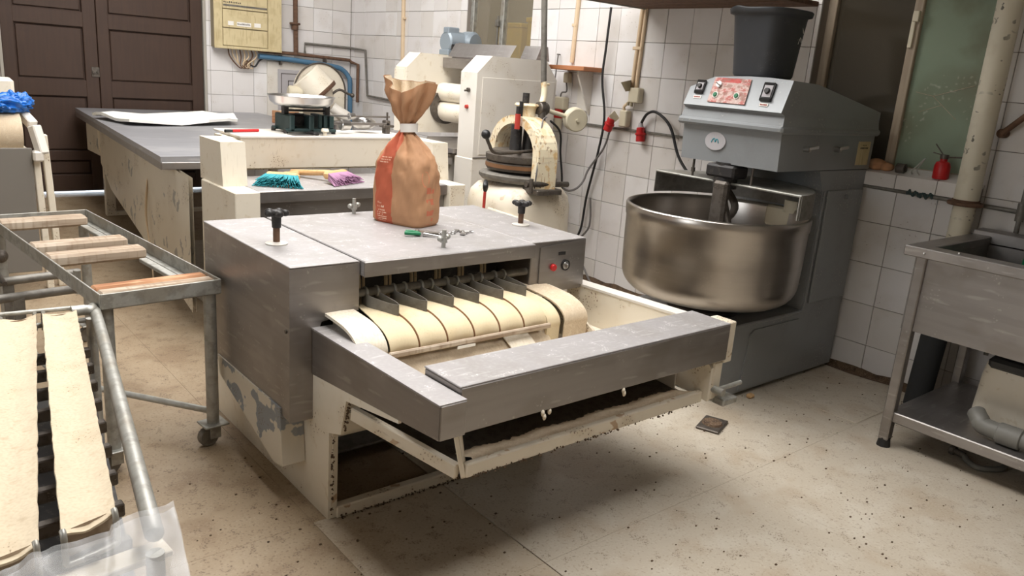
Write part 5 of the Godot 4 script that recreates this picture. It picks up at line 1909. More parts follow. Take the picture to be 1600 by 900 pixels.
# ---------------------------------------------------------------- cream tilting cutter at the far end of the table
func build_cutter():
	var o := thing("food_cutter", "cream food cutter with tilted rust-streaked drum against the back wall", "food cutter", V(3.3, 0.86, -6.75))
	var k := mb(o)
	var arch := []
	for i in 25:
		var a := PI * i / 24
		arch.append(Q(3.39 + cos(a) * 0.255, 1.10 + sin(a) * 0.255))
	arch.append_array([Q(3.135, 0.86), Q(3.645, 0.86)])
	k.prism(arch, -6.95, -6.92)
	var g := part(k, "guard_disc", M.cream, o)
	k = mb(o)
	var rim := []
	for i in 25:
		var a := PI * i / 24
		rim.append(V(3.39 + cos(a) * 0.255, 1.10 + sin(a) * 0.255, -6.915))
	rim.push_front(V(3.645, 0.9, -6.915))
	k.tube(rim, 0.008, 8)
	part(k, "rim", M.iron, g)
	k = mb(o)
	var ax := V(0.62, -0.72, 0.28).normalized()
	var c := V(3.15, 1.24, -6.74)
	k.cyl(c, c + ax * 0.2, 0.15, 0.165, 32, 0.01)
	part(k, "drum", M.cream, o)
	k = mb(o)
	k.cyl(c + ax * 0.19, c + ax * 0.225, 0.172, 0.166, 32, 0.005)
	part(k, "drum_ring", M.rust, o)
	k = mb(o)
	k.cyl(c + ax * 0.22, c + ax * 0.30, 0.12, 0.07, 32)
	part(k, "funnel", M.cream_rusty, o)
	k = mb(o)
	k.cyl(V(3.36, 0.98, -6.62), V(3.5, 0.885, -6.55), 0.05, 0.055, 20)
	k.box(V(3.33, 0.862, -6.72), V(3.45, 0.96, -6.6), 0.01)
	part(k, "gear_case", M.white_paint, o)
	k = mb(o)
	k.cyl(V(2.98, 1.1, -6.7), V(3.1, 1.09, -6.68), 0.055, -1, 20, 0.01)
	k.box(V(3.0, 0.862, -6.76), V(3.1, 1.06, -6.64), 0.01)
	part(k, "motor", M.beige_plastic, o)
	k = mb(o)
	k.tube(curve([V(3.36, 1.1, -6.62), V(3.42, 1.14, -6.6), V(3.5, 1.11, -6.6), V(3.54, 1.10, -6.6)], 4), 0.011, 8)
	k.ball(V(3.55, 1.095, -6.6), V(0.02, 0.02, 0.02))
	part(k, "handle", M.iron, o)
	# small cardboard box under the scale pan
	var b := thing("cardboard_box", "small cardboard box on the table behind the scale", "box", V(2.78, 0.86, -6.3), 10)
	k = MB.new()
	k.box(V(-0.09, 0, -0.06), V(0.09, 0.1, 0.06), 0.003)
	part(k, "carton", M.raw_wood, b)
	k = MB.new()
	k.box(V(-0.09, 0.1, -0.002), V(0.09, 0.102, 0.06), 0.0)
	part(k, "flap", M.felt, b)

# ---------------------------------------------------------------- things on the walls
func build_back_wall_things():
	var o := thing("fuse_box", "old cream electrical fuse box high on the back wall", "fuse box", V(2.9, 1.42, -7.4))
	var zf := -7.33
	var k := mb(o)
	k.box(V(2.585, 1.43, WZ + 0.008), V(3.20, 2.1, zf - 0.02), 0.004)
	part(k, "case", M.panel_side, o)
	k = mb(o)
	k.box(V(2.575, 1.42, zf - 0.02), V(2.65, 2.1, zf), 0.004)
	k.box(V(3.07, 1.42, zf - 0.02), V(3.20, 2.1, zf), 0.004)
	k.box(V(2.575, 1.42, zf - 0.02), V(3.20, 1.445, zf + 0.004), 0.004)
	part(k, "frame", M.panel_cream, o)
	for r in [[1.45, 1.60], [1.605, 1.76], [1.765, 1.92], [1.925, 2.08]]:
		k = mb(o)
		k.box(V(2.655, r[0], zf - 0.02), V(3.065, r[1] - 0.004, zf - 0.006), 0.002)
		part(k, "cover_plate", M.panel_cream, o)
	k = mb(o)
	for r in [[1.785, 1.80, 2.66, 3.06]]:
		k.box(V(r[2], r[0], zf - 0.006), V(r[3], r[1], zf - 0.002), 0.0)
	part(k, "breaker_row", M.galv_dark, o)
	for q in [[2.70, 1.625, 0.05], [2.78, 1.622, 0.13], [2.94, 1.625, 0.06]]:
		k = mb(o)
		k.box(V(q[0], q[1], zf - 0.006), V(q[0] + q[2], q[1] + 0.035, zf - 0.003), 0.0)
		part(k, "label_strip", M.paper_white, o)
	k = mb(o)
	var rng := RandomNumberGenerator.new()
	rng.seed = 11
	for i in 16:
		k.box(V(2.785 + i * 0.0075, 1.634, zf - 0.003), V(2.789 + i * 0.0075, 1.634 + rng.randf_range(0.008, 0.016), zf - 0.0024), 0.0)
	for i in 10:
		k.box(V(2.665 + i * 0.016, 1.812, zf - 0.006), V(2.674 + i * 0.016, 1.812 + rng.randf_range(0.008, 0.014), zf - 0.0055), 0.0)
	part(k, "lettering", M.black_plastic, o)
	# bunch of wires below
	var w := thing("wire_bundle", "tangle of beige wires hanging below the fuse box", "wires", V(2.85, 1.2, -7.42))
	for i in 8:
		k = mb(w)
		var xa := 2.72 + i * 0.035
		var xb := 2.80 + 0.012 * sin(i * 2.0) + i * 0.012
		k.tube(curve([V(xa, 1.43, -7.40), V(xa + 0.01, 1.36, -7.39), V(xb, 1.28 + 0.01 * (i % 3), -7.40), V(xb + 0.05, 1.26, -7.41), V(xb + 0.07, 1.33, -7.42)], 5), 0.006, 6)
		part(k, "wire", M.conduit if i % 3 else M.rust, w)
	k = mb(w)
	k.tube(curve([V(2.93, 1.29, -7.40), V(2.97, 1.28, -7.40), V(3.02, 1.34, -7.41), V(3.1, 1.37, -7.42)], 5), 0.008, 6)
	part(k, "wire", M.cable, w)
	# brown steel pipe: down from the ceiling, flange, along the wall
	var p := thing("steel_pipe", "rusty brown steel pipe with flange on the back wall", "pipe", V(3.36, 1.4, -7.43))
	k = mb(p)
	k.cyl(V(3.355, 2.6, -7.398), V(3.37, 1.42, -7.398), 0.022)
	part(k, "riser", M.rust, p)
	k = mb(p)
	k.cyl(V(3.36, 1.685, -7.398), V(3.36, 1.705, -7.398), 0.05, -1, 20, 0.004)
	k.cyl(V(3.36, 1.64, -7.398), V(3.36, 1.685, -7.398), 0.032)
	part(k, "flange", M.rust, p)
	ptube(p, "run", M.rust, [V(3.0, 1.425, -7.40), V(3.4, 1.418, -7.40), V(3.94, 1.40, -7.40), V(3.955, 1.38, -7.38), V(3.955, 1.365, -7.25), V(3.955, 1.0, -7.25)], 0.016)
	var q2 := thing("conduit_loop", "thin dark conduit stepping round the back corner", "conduit", V(3.6, 1.4, -7.43))
	ptube(q2, "tube", M.galv_dark, [V(3.475, 1.42, -7.43), V(3.475, 1.525, -7.43), V(3.96, 1.52, -7.43), V(3.96, 1.505, -7.12), V(3.96, 1.08, -7.06), V(3.96, 1.065, -6.6), V(3.96, 1.04, -5.9)], 0.011)
	var bl := thing("blue_water_pipe", "blue plastic water pipe bending down beside the hatch", "pipe", V(3.5, 0.9, -7.42))
	ptube(bl, "tube", M.blue_pipe, [V(3.0, 1.375, -7.385), V(3.3, 1.365, -7.385), V(3.75, 1.33, -7.385), V(3.86, 1.30, -7.38), V(3.91, 1.24, -7.36), V(3.92, 1.15, -7.34), V(3.92, 0.6, -7.33)], 0.024, null, 4)
	for x in [3.22, 3.68]:
		k = mb(bl)
		k.box(V(x - 0.008, 1.31, -7.45), V(x + 0.008, 1.40, -7.38), 0.003)
		part(k, "clip", M.iron, bl)
	# access hatch behind the cutter
	var h := thing("wall_hatch", "pale grey hatch with nested frames in the back wall", "hatch", V(3.5, 0.7, -7.43))
	k = mb(h)
	k.box(V(3.1, 0.6, WZ + 0.008), V(3.85, 1.34, WZ + 0.03), 0.004)
	part(k, "surround", M.white_paint, h)
	k = mb(h)
	k.box(V(3.2, 0.6, WZ + 0.03), V(3.82, 1.27, WZ + 0.04), 0.003)
	part(k, "door", M.hatch_grey, h)
	for r in [[3.23, 1.235, 3.80], [3.30, 1.17, 3.74]]:
		k = mb(h)
		k.box(V(r[0], r[1] - 0.006, WZ + 0.04), V(r[2], r[1], WZ + 0.043), 0.0)
		k.box(V(r[0], 0.6, WZ + 0.04), V(r[0] + 0.006, r[1], WZ + 0.043), 0.0)
		k.box(V(r[2] - 0.006, 0.6, WZ + 0.04), V(r[2], r[1], WZ + 0.043), 0.0)
		part(k, "groove", M.iron, h)

func wall_conduit(label: String, z0: float, y0: float, z1: float, y1: float, r: float, n := 1):
	var o := thing("wall_conduit", label, "conduit", V(WX - 0.02, y1, z1))
	for i in n:
		ptube(o, "tube", M.conduit, [V(WX - 0.018, y0, z0 + i * 0.036), V(WX - 0.018, y1, z1 + i * 0.036)], r)
	var k := mb(o)
	for y in [y1 + 0.25, y1 + 0.6]:
		k.box(V(WX - 0.034, y - 0.01, z1 - 0.02), V(WX - 0.008, y + 0.01, z1 + 0.02 + (n - 1) * 0.036), 0.003)
	part(k, "clip", M.conduit, o)

func red_plug(label: String, at: Vector3, tilt: float) -> Node3D:
	var o := thing("red_plug", label, "plug", at, 0, "red power plugs on the right wall")
	var k := MB.new()
	k.x = Transform3D(Basis(V(1, 0, 0), tilt), Vector3.ZERO)
	k.cyl(V(0, -0.07, 0), V(0, 0.02, 0), 0.03, 0.026, 20, 0.004)
	k.cyl(V(0, -0.03, 0), V(0, -0.015, 0), 0.034, -1, 20, 0.003)
	part(k, "body", M.red, o)
	k = MB.new()
	k.x = Transform3D(Basis(V(1, 0, 0), tilt), Vector3.ZERO)
	k.cyl(V(0, 0.02, 0), V(0, 0.05, 0), 0.02, 0.012, 16)
	part(k, "collar", M.hatch_grey, o)
	return o

func build_right_wall_things():
	# canopy shelf above the mixer
	var c := thing("wall_canopy", "dark wooden canopy shelf projecting above the mixer", "shelf", V(3.7, 1.845, -2.95))
	var k := mb(c)
	for i in 8:
		var xa := 2.97 + i * 0.127
		k = mb(c)
		k.box(V(xa, 1.85, -3.55), V(xa + 0.123, 1.875, -2.38), 0.003)
		part(k, "board", M.rust, c)
	k = mb(c)
	k.box(V(2.96, 1.845, -3.575), V(3.985, 1.91, -3.55), 0.003)
	k.box(V(2.945, 1.845, -3.575), V(2.97, 1.91, -2.37), 0.003)
	part(k, "edge_trim", M.galv_dark, c)
	# hood added above the frame to shade the sink corner and window wall
	var eh := thing("added_shade_hood", "galvanised hood added out of view to shade the sink corner", "hood", V(3.1, 2.2, -0.9))
	k = mb(eh)
	k.box(V(2.25, 2.35, -2.3), V(3.96, 2.38, 0.5), 0.004)
	k.box(V(2.25, 2.2, -2.3), V(2.28, 2.38, 0.5), 0.004)
	k.box(V(2.25, 2.2, -2.3), V(3.96, 2.38, -2.27), 0.004)
	k.box(V(2.25, 2.2, 0.47), V(3.96, 2.38, 0.5), 0.004)
	k.box(V(2.8, 2.38, -1.3), V(3.4, 3.38, -0.7), 0.004)
	part(k, "canopy", M.galv, eh)
	for z in [-3.3, -2.6]:
		k = mb(c)
		k.beam(V(3.975, 1.93, z), V(3.0, 1.885, z), 0.03, 0.02)
		k.beam(V(3.975, 2.35, z), V(3.02, 1.89, z), 0.012, 0.012)
		part(k, "bracket", M.galv_dark, c)
	wall_conduit("beige conduit beside the far frosted window", -6.48, 2.5, -6.44, 1.2, 0.02)
	wall_conduit("beige conduit above the small wooden shelf", -4.17, 2.5, -4.20, 1.5, 0.016)
	wall_conduit("pair of cream conduits leading to the junction box", -3.57, 2.5, -3.61, 1.36, 0.013, 2)
	# small wooden wall shelf with bracket plate
	var s := thing("wall_shelf", "small brown wooden wall shelf on a white bracket plate", "shelf", V(3.9, 1.42, -4.1))
	k = mb(s)
	k.box(V(3.80, 1.445, -4.25), V(3.982, 1.475, -3.90), 0.004)
	part(k, "board", M.shelf_wood, s)
	k = mb(s)
	k.prism([Q(3.974, 1.16), Q(3.982, 1.16), Q(3.982, 1.445), Q(3.84, 1.445), Q(3.84, 1.42)], -4.0, -3.985)
	k.box(V(3.965, 1.18, -4.11), V(3.982, 1.445, -3.99), 0.003)
	part(k, "bracket", M.white_paint, s)
	k = mb(s)
	for y in [1.22, 1.32, 1.41]: k.cyl(V(3.966, y, -4.0), V(3.96, y, -4.0), 0.006)
	part(k, "screw", M.iron, s)
	var sk := thing("wall_socket", "small beige wall socket with wires below the wooden shelf", "socket", V(3.96, 1.36, -4.22))
	k = mb(sk)
	k.box(V(3.945, 1.36, -4.25), V(3.982, 1.43, -4.19), 0.006)
	part(k, "case", M.beige_plastic, sk)
	ptube(sk, "lead", M.cable_grey, [V(3.955, 1.36, -4.22), V(3.945, 1.30, -4.20), V(3.95, 1.28, -4.26), V(3.955, 1.15, -4.26)], 0.006, null, 4)
	# bottle brush hanging on the wall
	var br := thing("bottle_brush", "grey bristled bottle brush hanging on the tiled wall", "brush", V(3.95, 1.1, -4.36))
	k = mb(br)
	for i in 150:
		var a := i * 2.399
		var y := 1.165 + 0.10 * (i / 150.0)
		var rr := 0.03
		k.cyl(V(3.95, y, -4.35), V(3.95 + cos(a) * rr, y + 0.006, -4.35 + sin(a) * rr), 0.0022, 0.001, 4)
	part(k, "bristles", M.cable_grey, br)
	k = mb(br)
	k.tube([V(3.955, 1.55, -4.33), V(3.95, 1.27, -4.345), V(3.95, 1.10, -4.36)], 0.005, 6)
	k.cyl(V(3.95, 1.02, -4.36), V(3.95, 1.165, -4.352), 0.012)
	part(k, "handle", M.cable_grey, br)
	k = mb(br)
	k.cyl(V(3.978, 1.55, -4.335), V(3.95, 1.55, -4.335), 0.004)
	part(k, "nail", M.iron, br)
	# socket and red plug behind the counterweight
	var bx := thing("socket_box", "beige industrial socket box behind the divider counterweight", "socket", V(3.95, 1.05, -4.26))
	k = mb(bx)
	k.box(V(3.92, 1.17, -4.30), V(3.982, 1.26, -4.20), 0.008)
	part(k, "case", M.beige_plastic, bx)
	k = mb(bx)
	k.cyl(V(3.93, 1.03, -4.245), V(3.935, 1.12, -4.25), 0.028, 0.03, 16, 0.004)
	part(k, "plug_sleeve", M.beige_plastic, bx)
	k = mb(bx)
	k.cyl(V(3.93, 1.11, -4.25), V(3.935, 1.17, -4.25), 0.034, 0.03, 16, 0.004)
	part(k, "plug", M.red, bx)
	# junction box with funnel and plug
	var j := thing("junction_box", "grey junction box with cable entries on the tiled wall", "junction box", V(3.95, 1.28, -3.560))
	k = mb(j)
	k.box(V(3.93, 1.27, -3.600), V(3.982, 1.365, -3.510), 0.006)
	part(k, "case", M.beige_plastic, j)
	k = mb(j)
	k.cyl(V(3.93, 1.34, -3.605), V(3.92, 1.40, -3.620), 0.02, 0.045, 4)
	k.cyl(V(3.94, 1.25, -3.600), V(3.94, 1.27, -3.600), 0.01)
	k.cyl(V(3.94, 1.245, -3.570), V(3.94, 1.27, -3.570), 0.01)
	part(k, "gland", M.panel_side, j)
	var j2 := thing("socket_box", "beige socket box holding the left red plug", "socket", V(3.95, 1.1, -3.640))
	k = mb(j2)
	k.box(V(3.93, 1.11, -3.660), V(3.982, 1.215, -3.595), 0.006)
	k.cyl(V(3.93, 1.15, -3.670), V(3.90, 1.19, -3.700), 0.018, 0.026, 12)
	part(k, "case", M.beige_plastic, j2)
	ptube(j2, "lead", M.conduit, [V(3.955, 1.215, -3.640), V(3.95, 1.24, -3.640), V(3.95, 1.27, -3.605), V(3.95, 1.30, -3.595)], 0.01, null, 4)
	red_plug("red plug pushed into the beige socket box", V(3.91, 1.14, -3.710), 0.35)
	red_plug("red plug hanging on its black cable nearest the mixer", V(3.95, 1.10, -3.475), -0.12)
	# cables
	var c1 := thing("power_cable", "black cable hanging from the canopy down to the floor", "cable", V(3.9, 0.3, -3.75))
	ptube(c1, "cable", M.cable, [V(3.93, 1.86, -3.83), V(3.94, 1.6, -3.85), V(3.945, 1.4, -3.86), V(3.94, 1.15, -3.80), V(3.94, 0.9, -3.83), V(3.945, 0.6, -3.90), V(3.945, 0.35, -3.93), V(3.93, 0.22, -4.02)], 0.008, null, 6)
	var c2 := thing("power_cable", "grey cable looping from the left red plug to the divider", "cable", V(3.8, 0.75, -3.8))
	ptube(c2, "cable", M.cable_grey, [V(3.91, 1.07, -3.71), V(3.93, 0.95, -3.77), V(3.90, 0.80, -3.86), V(3.75, 0.74, -3.75), V(3.5, 0.73, -3.55), V(3.3, 0.74, -3.42), V(3.17, 0.78, -3.35)], 0.007, null, 6)
	var c3 := thing("power_cable", "black cable arching from the right red plug to the mixer", "cable", V(3.9, 0.9, -3.3))
	ptube(c3, "cable", M.cable, [V(3.95, 1.15, -3.475), V(3.945, 1.21, -3.43), V(3.94, 1.225, -3.35), V(3.93, 1.15, -3.22), V(3.92, 0.98, -3.12), V(3.91, 0.87, -3.0)], 0.009, null, 6)
	var c4 := thing("power_cable", "grey cable curling on the floor behind the moulder", "cable", V(2.4, 0.0, -3.0))
	ptube(c4, "cable", M.cable_grey, [V(3.945, 0.6, -3.86), V(3.94, 0.4, -3.84), V(3.9, 0.25, -3.9), V(3.75, 0.08, -3.6), V(3.5, 0.01, -3.2), V(3.2, 0.01, -2.8)], 0.007, null, 6)
	# rail along the tiles
	var r := thing("wall_rail", "thin grey protective rail along the tiled wall", "rail", V(3.97, 1.0, -4.0))
	k = mb(r)
	k.box(V(3.966, 1.085, -6.0), V(3.982, 1.10, -3.0), 0.003)
	part(k, "strip", M.galv_dark, r)
	# painted pipe by the window
	var p := thing("painted_pipe", "thick white painted pipe with peeling paint beside the window", "pipe", V(3.88, 0, -1.44))
	k = mb(p)
	k.cyl(V(3.89, 0.99, -1.43), V(3.89, 2.19, -1.43), 0.052, -1, 28)
	part(k, "upper_pipe", M.peeling, p)
	k = mb(p)
	k.cyl(V(3.89, 0.0, -1.43), V(3.89, 0.97, -1.43), 0.047, -1, 28)
	part(k, "lower_pipe", M.peeling, p)
	k = mb(p)
	k.cyl(V(3.89, 0.968, -1.43), V(3.89, 0.985, -1.43), 0.075, -1, 28, 0.004)
	k.cyl(V(3.89, 0.985, -1.43), V(3.89, 0.995, -1.43), 0.058, -1, 28)
	part(k, "flange", M.rust, p)
	var gp := thing("gas_line", "thin grimy pipe along the wall under the window sill", "pipe", V(3.95, 1.0, -1.8))
	ptube(gp, "tube", M.galv_dark, [V(3.955, 0.985, -2.35), V(3.955, 0.975, -1.5), V(3.955, 0.97, -1.22)], 0.010)
	k = mb(gp)
	for i in 14:
		k.ball(V(3.95, 0.978 + 0.007 * sin(i * 1.7), -1.72 + i * 0.009), V(0.012, 0.010 + 0.004 * sin(i * 2.1), 0.008), 6)
	part(k, "rag_wrap", M.green_iron, gp)
	var vp := thing("vertical_conduit", "dark vertical conduit at the right end of the wall", "conduit", V(3.95, 0.5, -1.24))
	ptube(vp, "tube", M.galv_dark, [V(3.955, 2.19, -1.22), V(3.955, 0.97, -1.22), V(3.955, 0.3, -1.22)], 0.011)
	k = mb(vp)
	k.cyl(V(3.955, 0.93, -1.22), V(3.955, 1.01, -1.22), 0.018)
	part(k, "tee", M.galv_dark, vp)
	var db := thing("diagonal_bar", "dark diagonal iron bar beside the painted pipe", "bar", V(3.9, 1.25, -1.3))
	k = mb(db)
	k.cyl(V(3.93, 1.30, -1.36), V(3.9, 1.62, -1.05), 0.013)
	part(k, "bar", M.rust, db)
	k = mb(db)
	k.cyl(V(3.935, 1.30, -1.365), V(3.985, 1.30, -1.365), 0.02)
	part(k, "wall_plate", M.rust, db)
	# things on the sill
	var a := thing("oil_can", "small red oil can with wire handle on the window sill", "oil can", V(3.985, 1.062, -1.60))
	k = MB.new()
	k.lathe([Q(0, 0), Q(0.034, 0), Q(0.036, 0.005), Q(0.036, 0.06), Q(0.03, 0.078), Q(0.016, 0.085), Q(0.016, 0.1), Q(0, 0.1)], Transform3D.IDENTITY, 24, 0, TAU, true)
	part(k, "body", M.red, a)
	k = MB.new()
	k.cyl(V(0, 0.095, 0), V(0, 0.115, 0), 0.019)
	k.tube([V(0, 0.11, 0), V(-0.01, 0.12, -0.05)], 0.003, 6)
	k.tube([V(0, 0.115, -0.01), V(0.0, 0.16, -0.05)], 0.003, 6)
	k.tube([V(0, 0.105, 0.01), V(0, 0.112, 0.1)], 0.004, 6)
	part(k, "spout", M.iron, a)
	var rg := thing("bread_crust", "brown bread crust lying on the window sill", "bread", V(3.985, 1.062, -1.915))
	k = MB.new()
	k.ball(V(0, 0.028, 0), V(0.03, 0.03, 0.05), 14)
	k.ball(V(0.0, 0.022, 0.05), V(0.025, 0.022, 0.04), 14)
	part(k, "crust", M.raw_wood, rg)
	var rl := thing("tape_roll", "small grey tape roll on the sill beside the crust", "tape roll", V(3.985, 1.062, -1.79))
	k = MB.new()
	k.lathe([Q(0.012, -0.02), Q(0.024, -0.02), Q(0.024, 0.02), Q(0.012, 0.02), Q(0.012, -0.02)], Transform3D(Basis(V(1, 0, 0), PI / 2), V(0, 0.024, 0)), 20, 0, TAU, true)
	part(k, "roll", M.iron, rl)
	var wr := thing("wire_loop", "bent grey wire loop leaning on the sill tiles", "wire", V(3.98, 1.062, -1.71))
	k = MB.new()
	k.tube(curve([V(0, 0.004, -0.02), V(0.0, 0.02, -0.025), V(0.01, 0.045, -0.01), V(0.03, 0.085, 0.015), V(0.0, 0.03, 0.0), V(0, 0.004, 0.015)], 4), 0.003, 6)
	part(k, "wire", M.galv, wr)

# ---------------------------------------------------------------- loose things on the moulder and the floor
func build_small():
	var y := 0.803
	var t := thing("pliers", "small pliers with green grips on the moulder cover", "pliers", V(1.555, y, -2.36), -38)
	var k := MB.new()
	k.tube(curve([V(-0.055, 0.012, -0.012), V(-0.03, 0.012, -0.014), V(0.0, 0.01, 0.0)], 4), 0.007, 8)
	part(k, "grip", M.green, t)
	k = MB.new()
	k.tube(curve([V(-0.055, 0.012, 0.014), V(-0.03, 0.012, 0.015), V(0.0, 0.01, 0.002)], 4), 0.007, 8)
	part(k, "grip", M.green, t)
	k = MB.new()
	k.cyl(V(-0.005, 0.01, 0), V(0.075, 0.005, 0.0), 0.008, 0.002, 8)
	k.cyl(V(0.005, 0.0, 0), V(0.005, 0.018, 0), 0.008)
	part(k, "jaws", M.chrome, t)
	var sd := thing("hex_key", "dark steel rod lying across the pliers", "tool", V(1.60, y, -2.36), -32)
	k = MB.new()
	k.cyl(V(-0.05, 0.01, 0.0), V(0.03, 0.008, 0), 0.009, 0.006, 10)
	k.ball(V(-0.05, 0.011, 0), V(0.012, 0.011, 0.011), 10)
	part(k, "rod", M.iron, sd)
	var ks := thing("key_bunch", "bunch of steel keys on a chain beside the sack", "keys", V(1.69, y, -2.36))
	k = MB.new()
	for i in 9:
		var p := V(-0.075 + i * 0.013, 0.005, 0.012 * sin(i * 1.4))
		var ring := []
		for a in 10: ring.append(p + V(cos(TAU * a / 10) * 0.009, 0.002 * (1 if i % 2 else -1), sin(TAU * a / 10) * 0.006))
		k.tube(ring, 0.0018, 5, true)
	part(k, "chain", M.chrome, ks)
	for q in [[0.05, 0.02, 0.3], [0.055, -0.005, -0.4], [0.05, -0.03, -0.9], [0.03, 0.035, 1.1]]:
		k = MB.new()
		k.x = Transform3D(Basis(V(0, 1, 0), q[2]), V(q[0], 0.004, q[1]))
		k.cyl(V(0, 0, 0), V(0, 0.003, 0), 0.011)
		k.box(V(0.008, 0, -0.003), V(0.045, 0.003, 0.003), 0.001)
		k.box(V(0.032, 0, 0.0), V(0.043, 0.003, 0.007), 0.001)
		part(k, "key", M.chrome, ks)
	brush("hand_brush", "hand brush with turquoise bristles lying on the steel shelf", V(1.575, 0.80, -3.60), -128, M.teal_bristle, 0.006)
	brush("hand_brush", "hand brush with lilac bristles and long pale handle", V(1.86, 0.80, -3.63), -65, M.pink_bristle, 0.01)
	# floor litter
	var f := thing("floor_plate", "flat rusty metal foot plate lying on the floor before the mixer", "plate", V(2.72, 0, -1.80), 20)
	k = MB.new()
	k.box(V(-0.075, 0, -0.05), V(0.075, 0.012, 0.05), 0.004)
	part(k, "plate", M.iron, f)
	k = MB.new()
	k.cyl(V(0, 0.012, 0), V(0, 0.02, 0), 0.045, 0.04, 20)
	part(k, "boss", M.dirt, f)
	var cr := thing("dough_crumb", "single brown dough crumb on the floor before the mixer", "crumb", V(3.15, 0, -1.90))
	k = MB.new()
	k.box(V(-0.018, 0, -0.015), V(0.018, 0.02, 0.014), 0.008)
	part(k, "crumb", M.crumb, cr)
	var lt := thing("floor_litter", "scattered flour crumbs and dirt specks on the floor", "crumbs", V(2.2, 0, -1.6))
	lt.set_meta("kind", "stuff")
	k = mb(lt)
	var rng := RandomNumberGenerator.new()
	rng.seed = 21
	for i in 420:
		var p := V(rng.randf_range(0.6, 3.8), 0.001, rng.randf_range(-2.6, -0.6))
		var s := rng.randf_range(0.0012, 0.0038)
		k.box(p - V(s, 0.001, s * 0.7), p + V(s, s * 0.6, s * 0.7), 0.0)
	part(k, "specks", M.dirt, lt)

# ---------------------------------------------------------------- left side: trolley, peel rack, roller machine
func build_trolley():
	var o := thing("slat_trolley", "low galvanised trolley frame with worn wooden cross slats", "trolley", V(0.678, 0, -3.35), 5.0)
	var w := 0.195
	var l := 0.71
	var yt := 0.635
	var k := MB.new()
	for s in [-1, 1]:
		k.box(V(s * w - 0.003, yt - 0.05, -l), V(s * w + 0.003, yt, l), 0.001)
		k.box(V(s * w - (0.03 if s > 0 else 0.0), yt - 0.053, -l), V(s * w + (0.0 if s > 0 else 0.03), yt - 0.048, l), 0.001)
		k.box(V(-w, yt - 0.05, s * l - 0.003), V(w, yt, s * l + 0.003), 0.001)
		k.box(V(-w, yt - 0.053, s * l - (0.03 if s > 0 else 0.0)), V(w, yt - 0.048, s * l + (0.0 if s > 0 else 0.03)), 0.001)
	part(k, "angle_frame", M.galv, o)
	for z in [-0.60, -0.10, 0.10, 0.60, 0.665]:
		k = MB.new()
		var th := 0.03
		var hw := 0.04 if z < 0.5 else 0.028
		k.box(V(-w + 0.006, yt - 0.048, z - hw), V(w - 0.006 - (0.03 if z < 0.5 else 0.0), yt - 0.002, z + hw), 0.01)
		part(k, "slat", M.raw_wood if z == 0.60 else M.old_wood, o)
	for z in [-0.35, 0.35]:
		k = MB.new()
		k.box(V(w - 0.08, yt - 0.05, z - 0.18), V(w - 0.05, yt - 0.035, z + 0.18), 0.002)
		part(k, "runner", M.galv, o)
	for q in [[-1, -1], [1, -1], [-1, 1], [1, 1]]:
		var p := V(q[0] * (w - 0.025), 0, q[1] * (l - 0.035))
		k = MB.new()
		k.cyl(p + V(0, 0.085, 0), p + V(0, yt - 0.05, 0), 0.0215)
		var lg := part(k, "leg", M.galv, o)
		k = MB.new()
		k.box(p + V(-0.045, 0.08, -0.04), p + V(0.045, 0.087, 0.04), 0.002)
		k.box(p + V(-0.02, 0.03, -0.022), p + V(0.02, 0.08, -0.018), 0.002)
		k.box(p + V(-0.02, 0.03, 0.018), p + V(0.02, 0.08, 0.022), 0.002)
		part(k, "caster_fork", M.galv, lg)
		k = MB.new()
		k.cyl(p + V(-0.02, 0.036, -0.015), p + V(-0.02, 0.036, 0.015), 0.036, -1, 20, 0.004)
		part(k, "caster_wheel", M.galv_dark, lg)
	k = MB.new()
	k.cyl(V(-w + 0.03, 0.13, l - 0.6), V(w - 0.025, 0.13, l - 0.035), 0.012)
	k.cyl(V(-w + 0.025, 0.13, -l + 0.04), V(-w + 0.025, 0.13, l - 0.04), 0.012)
	part(k, "brace", M.galv, o)

func lerp_quad(fl: Vector3, fr: Vector3, nl: Vector3, nr: Vector3, u: float, v: float) -> Vector3:
	return fl.lerp(fr, u).lerp(nl.lerp(nr, u), v)

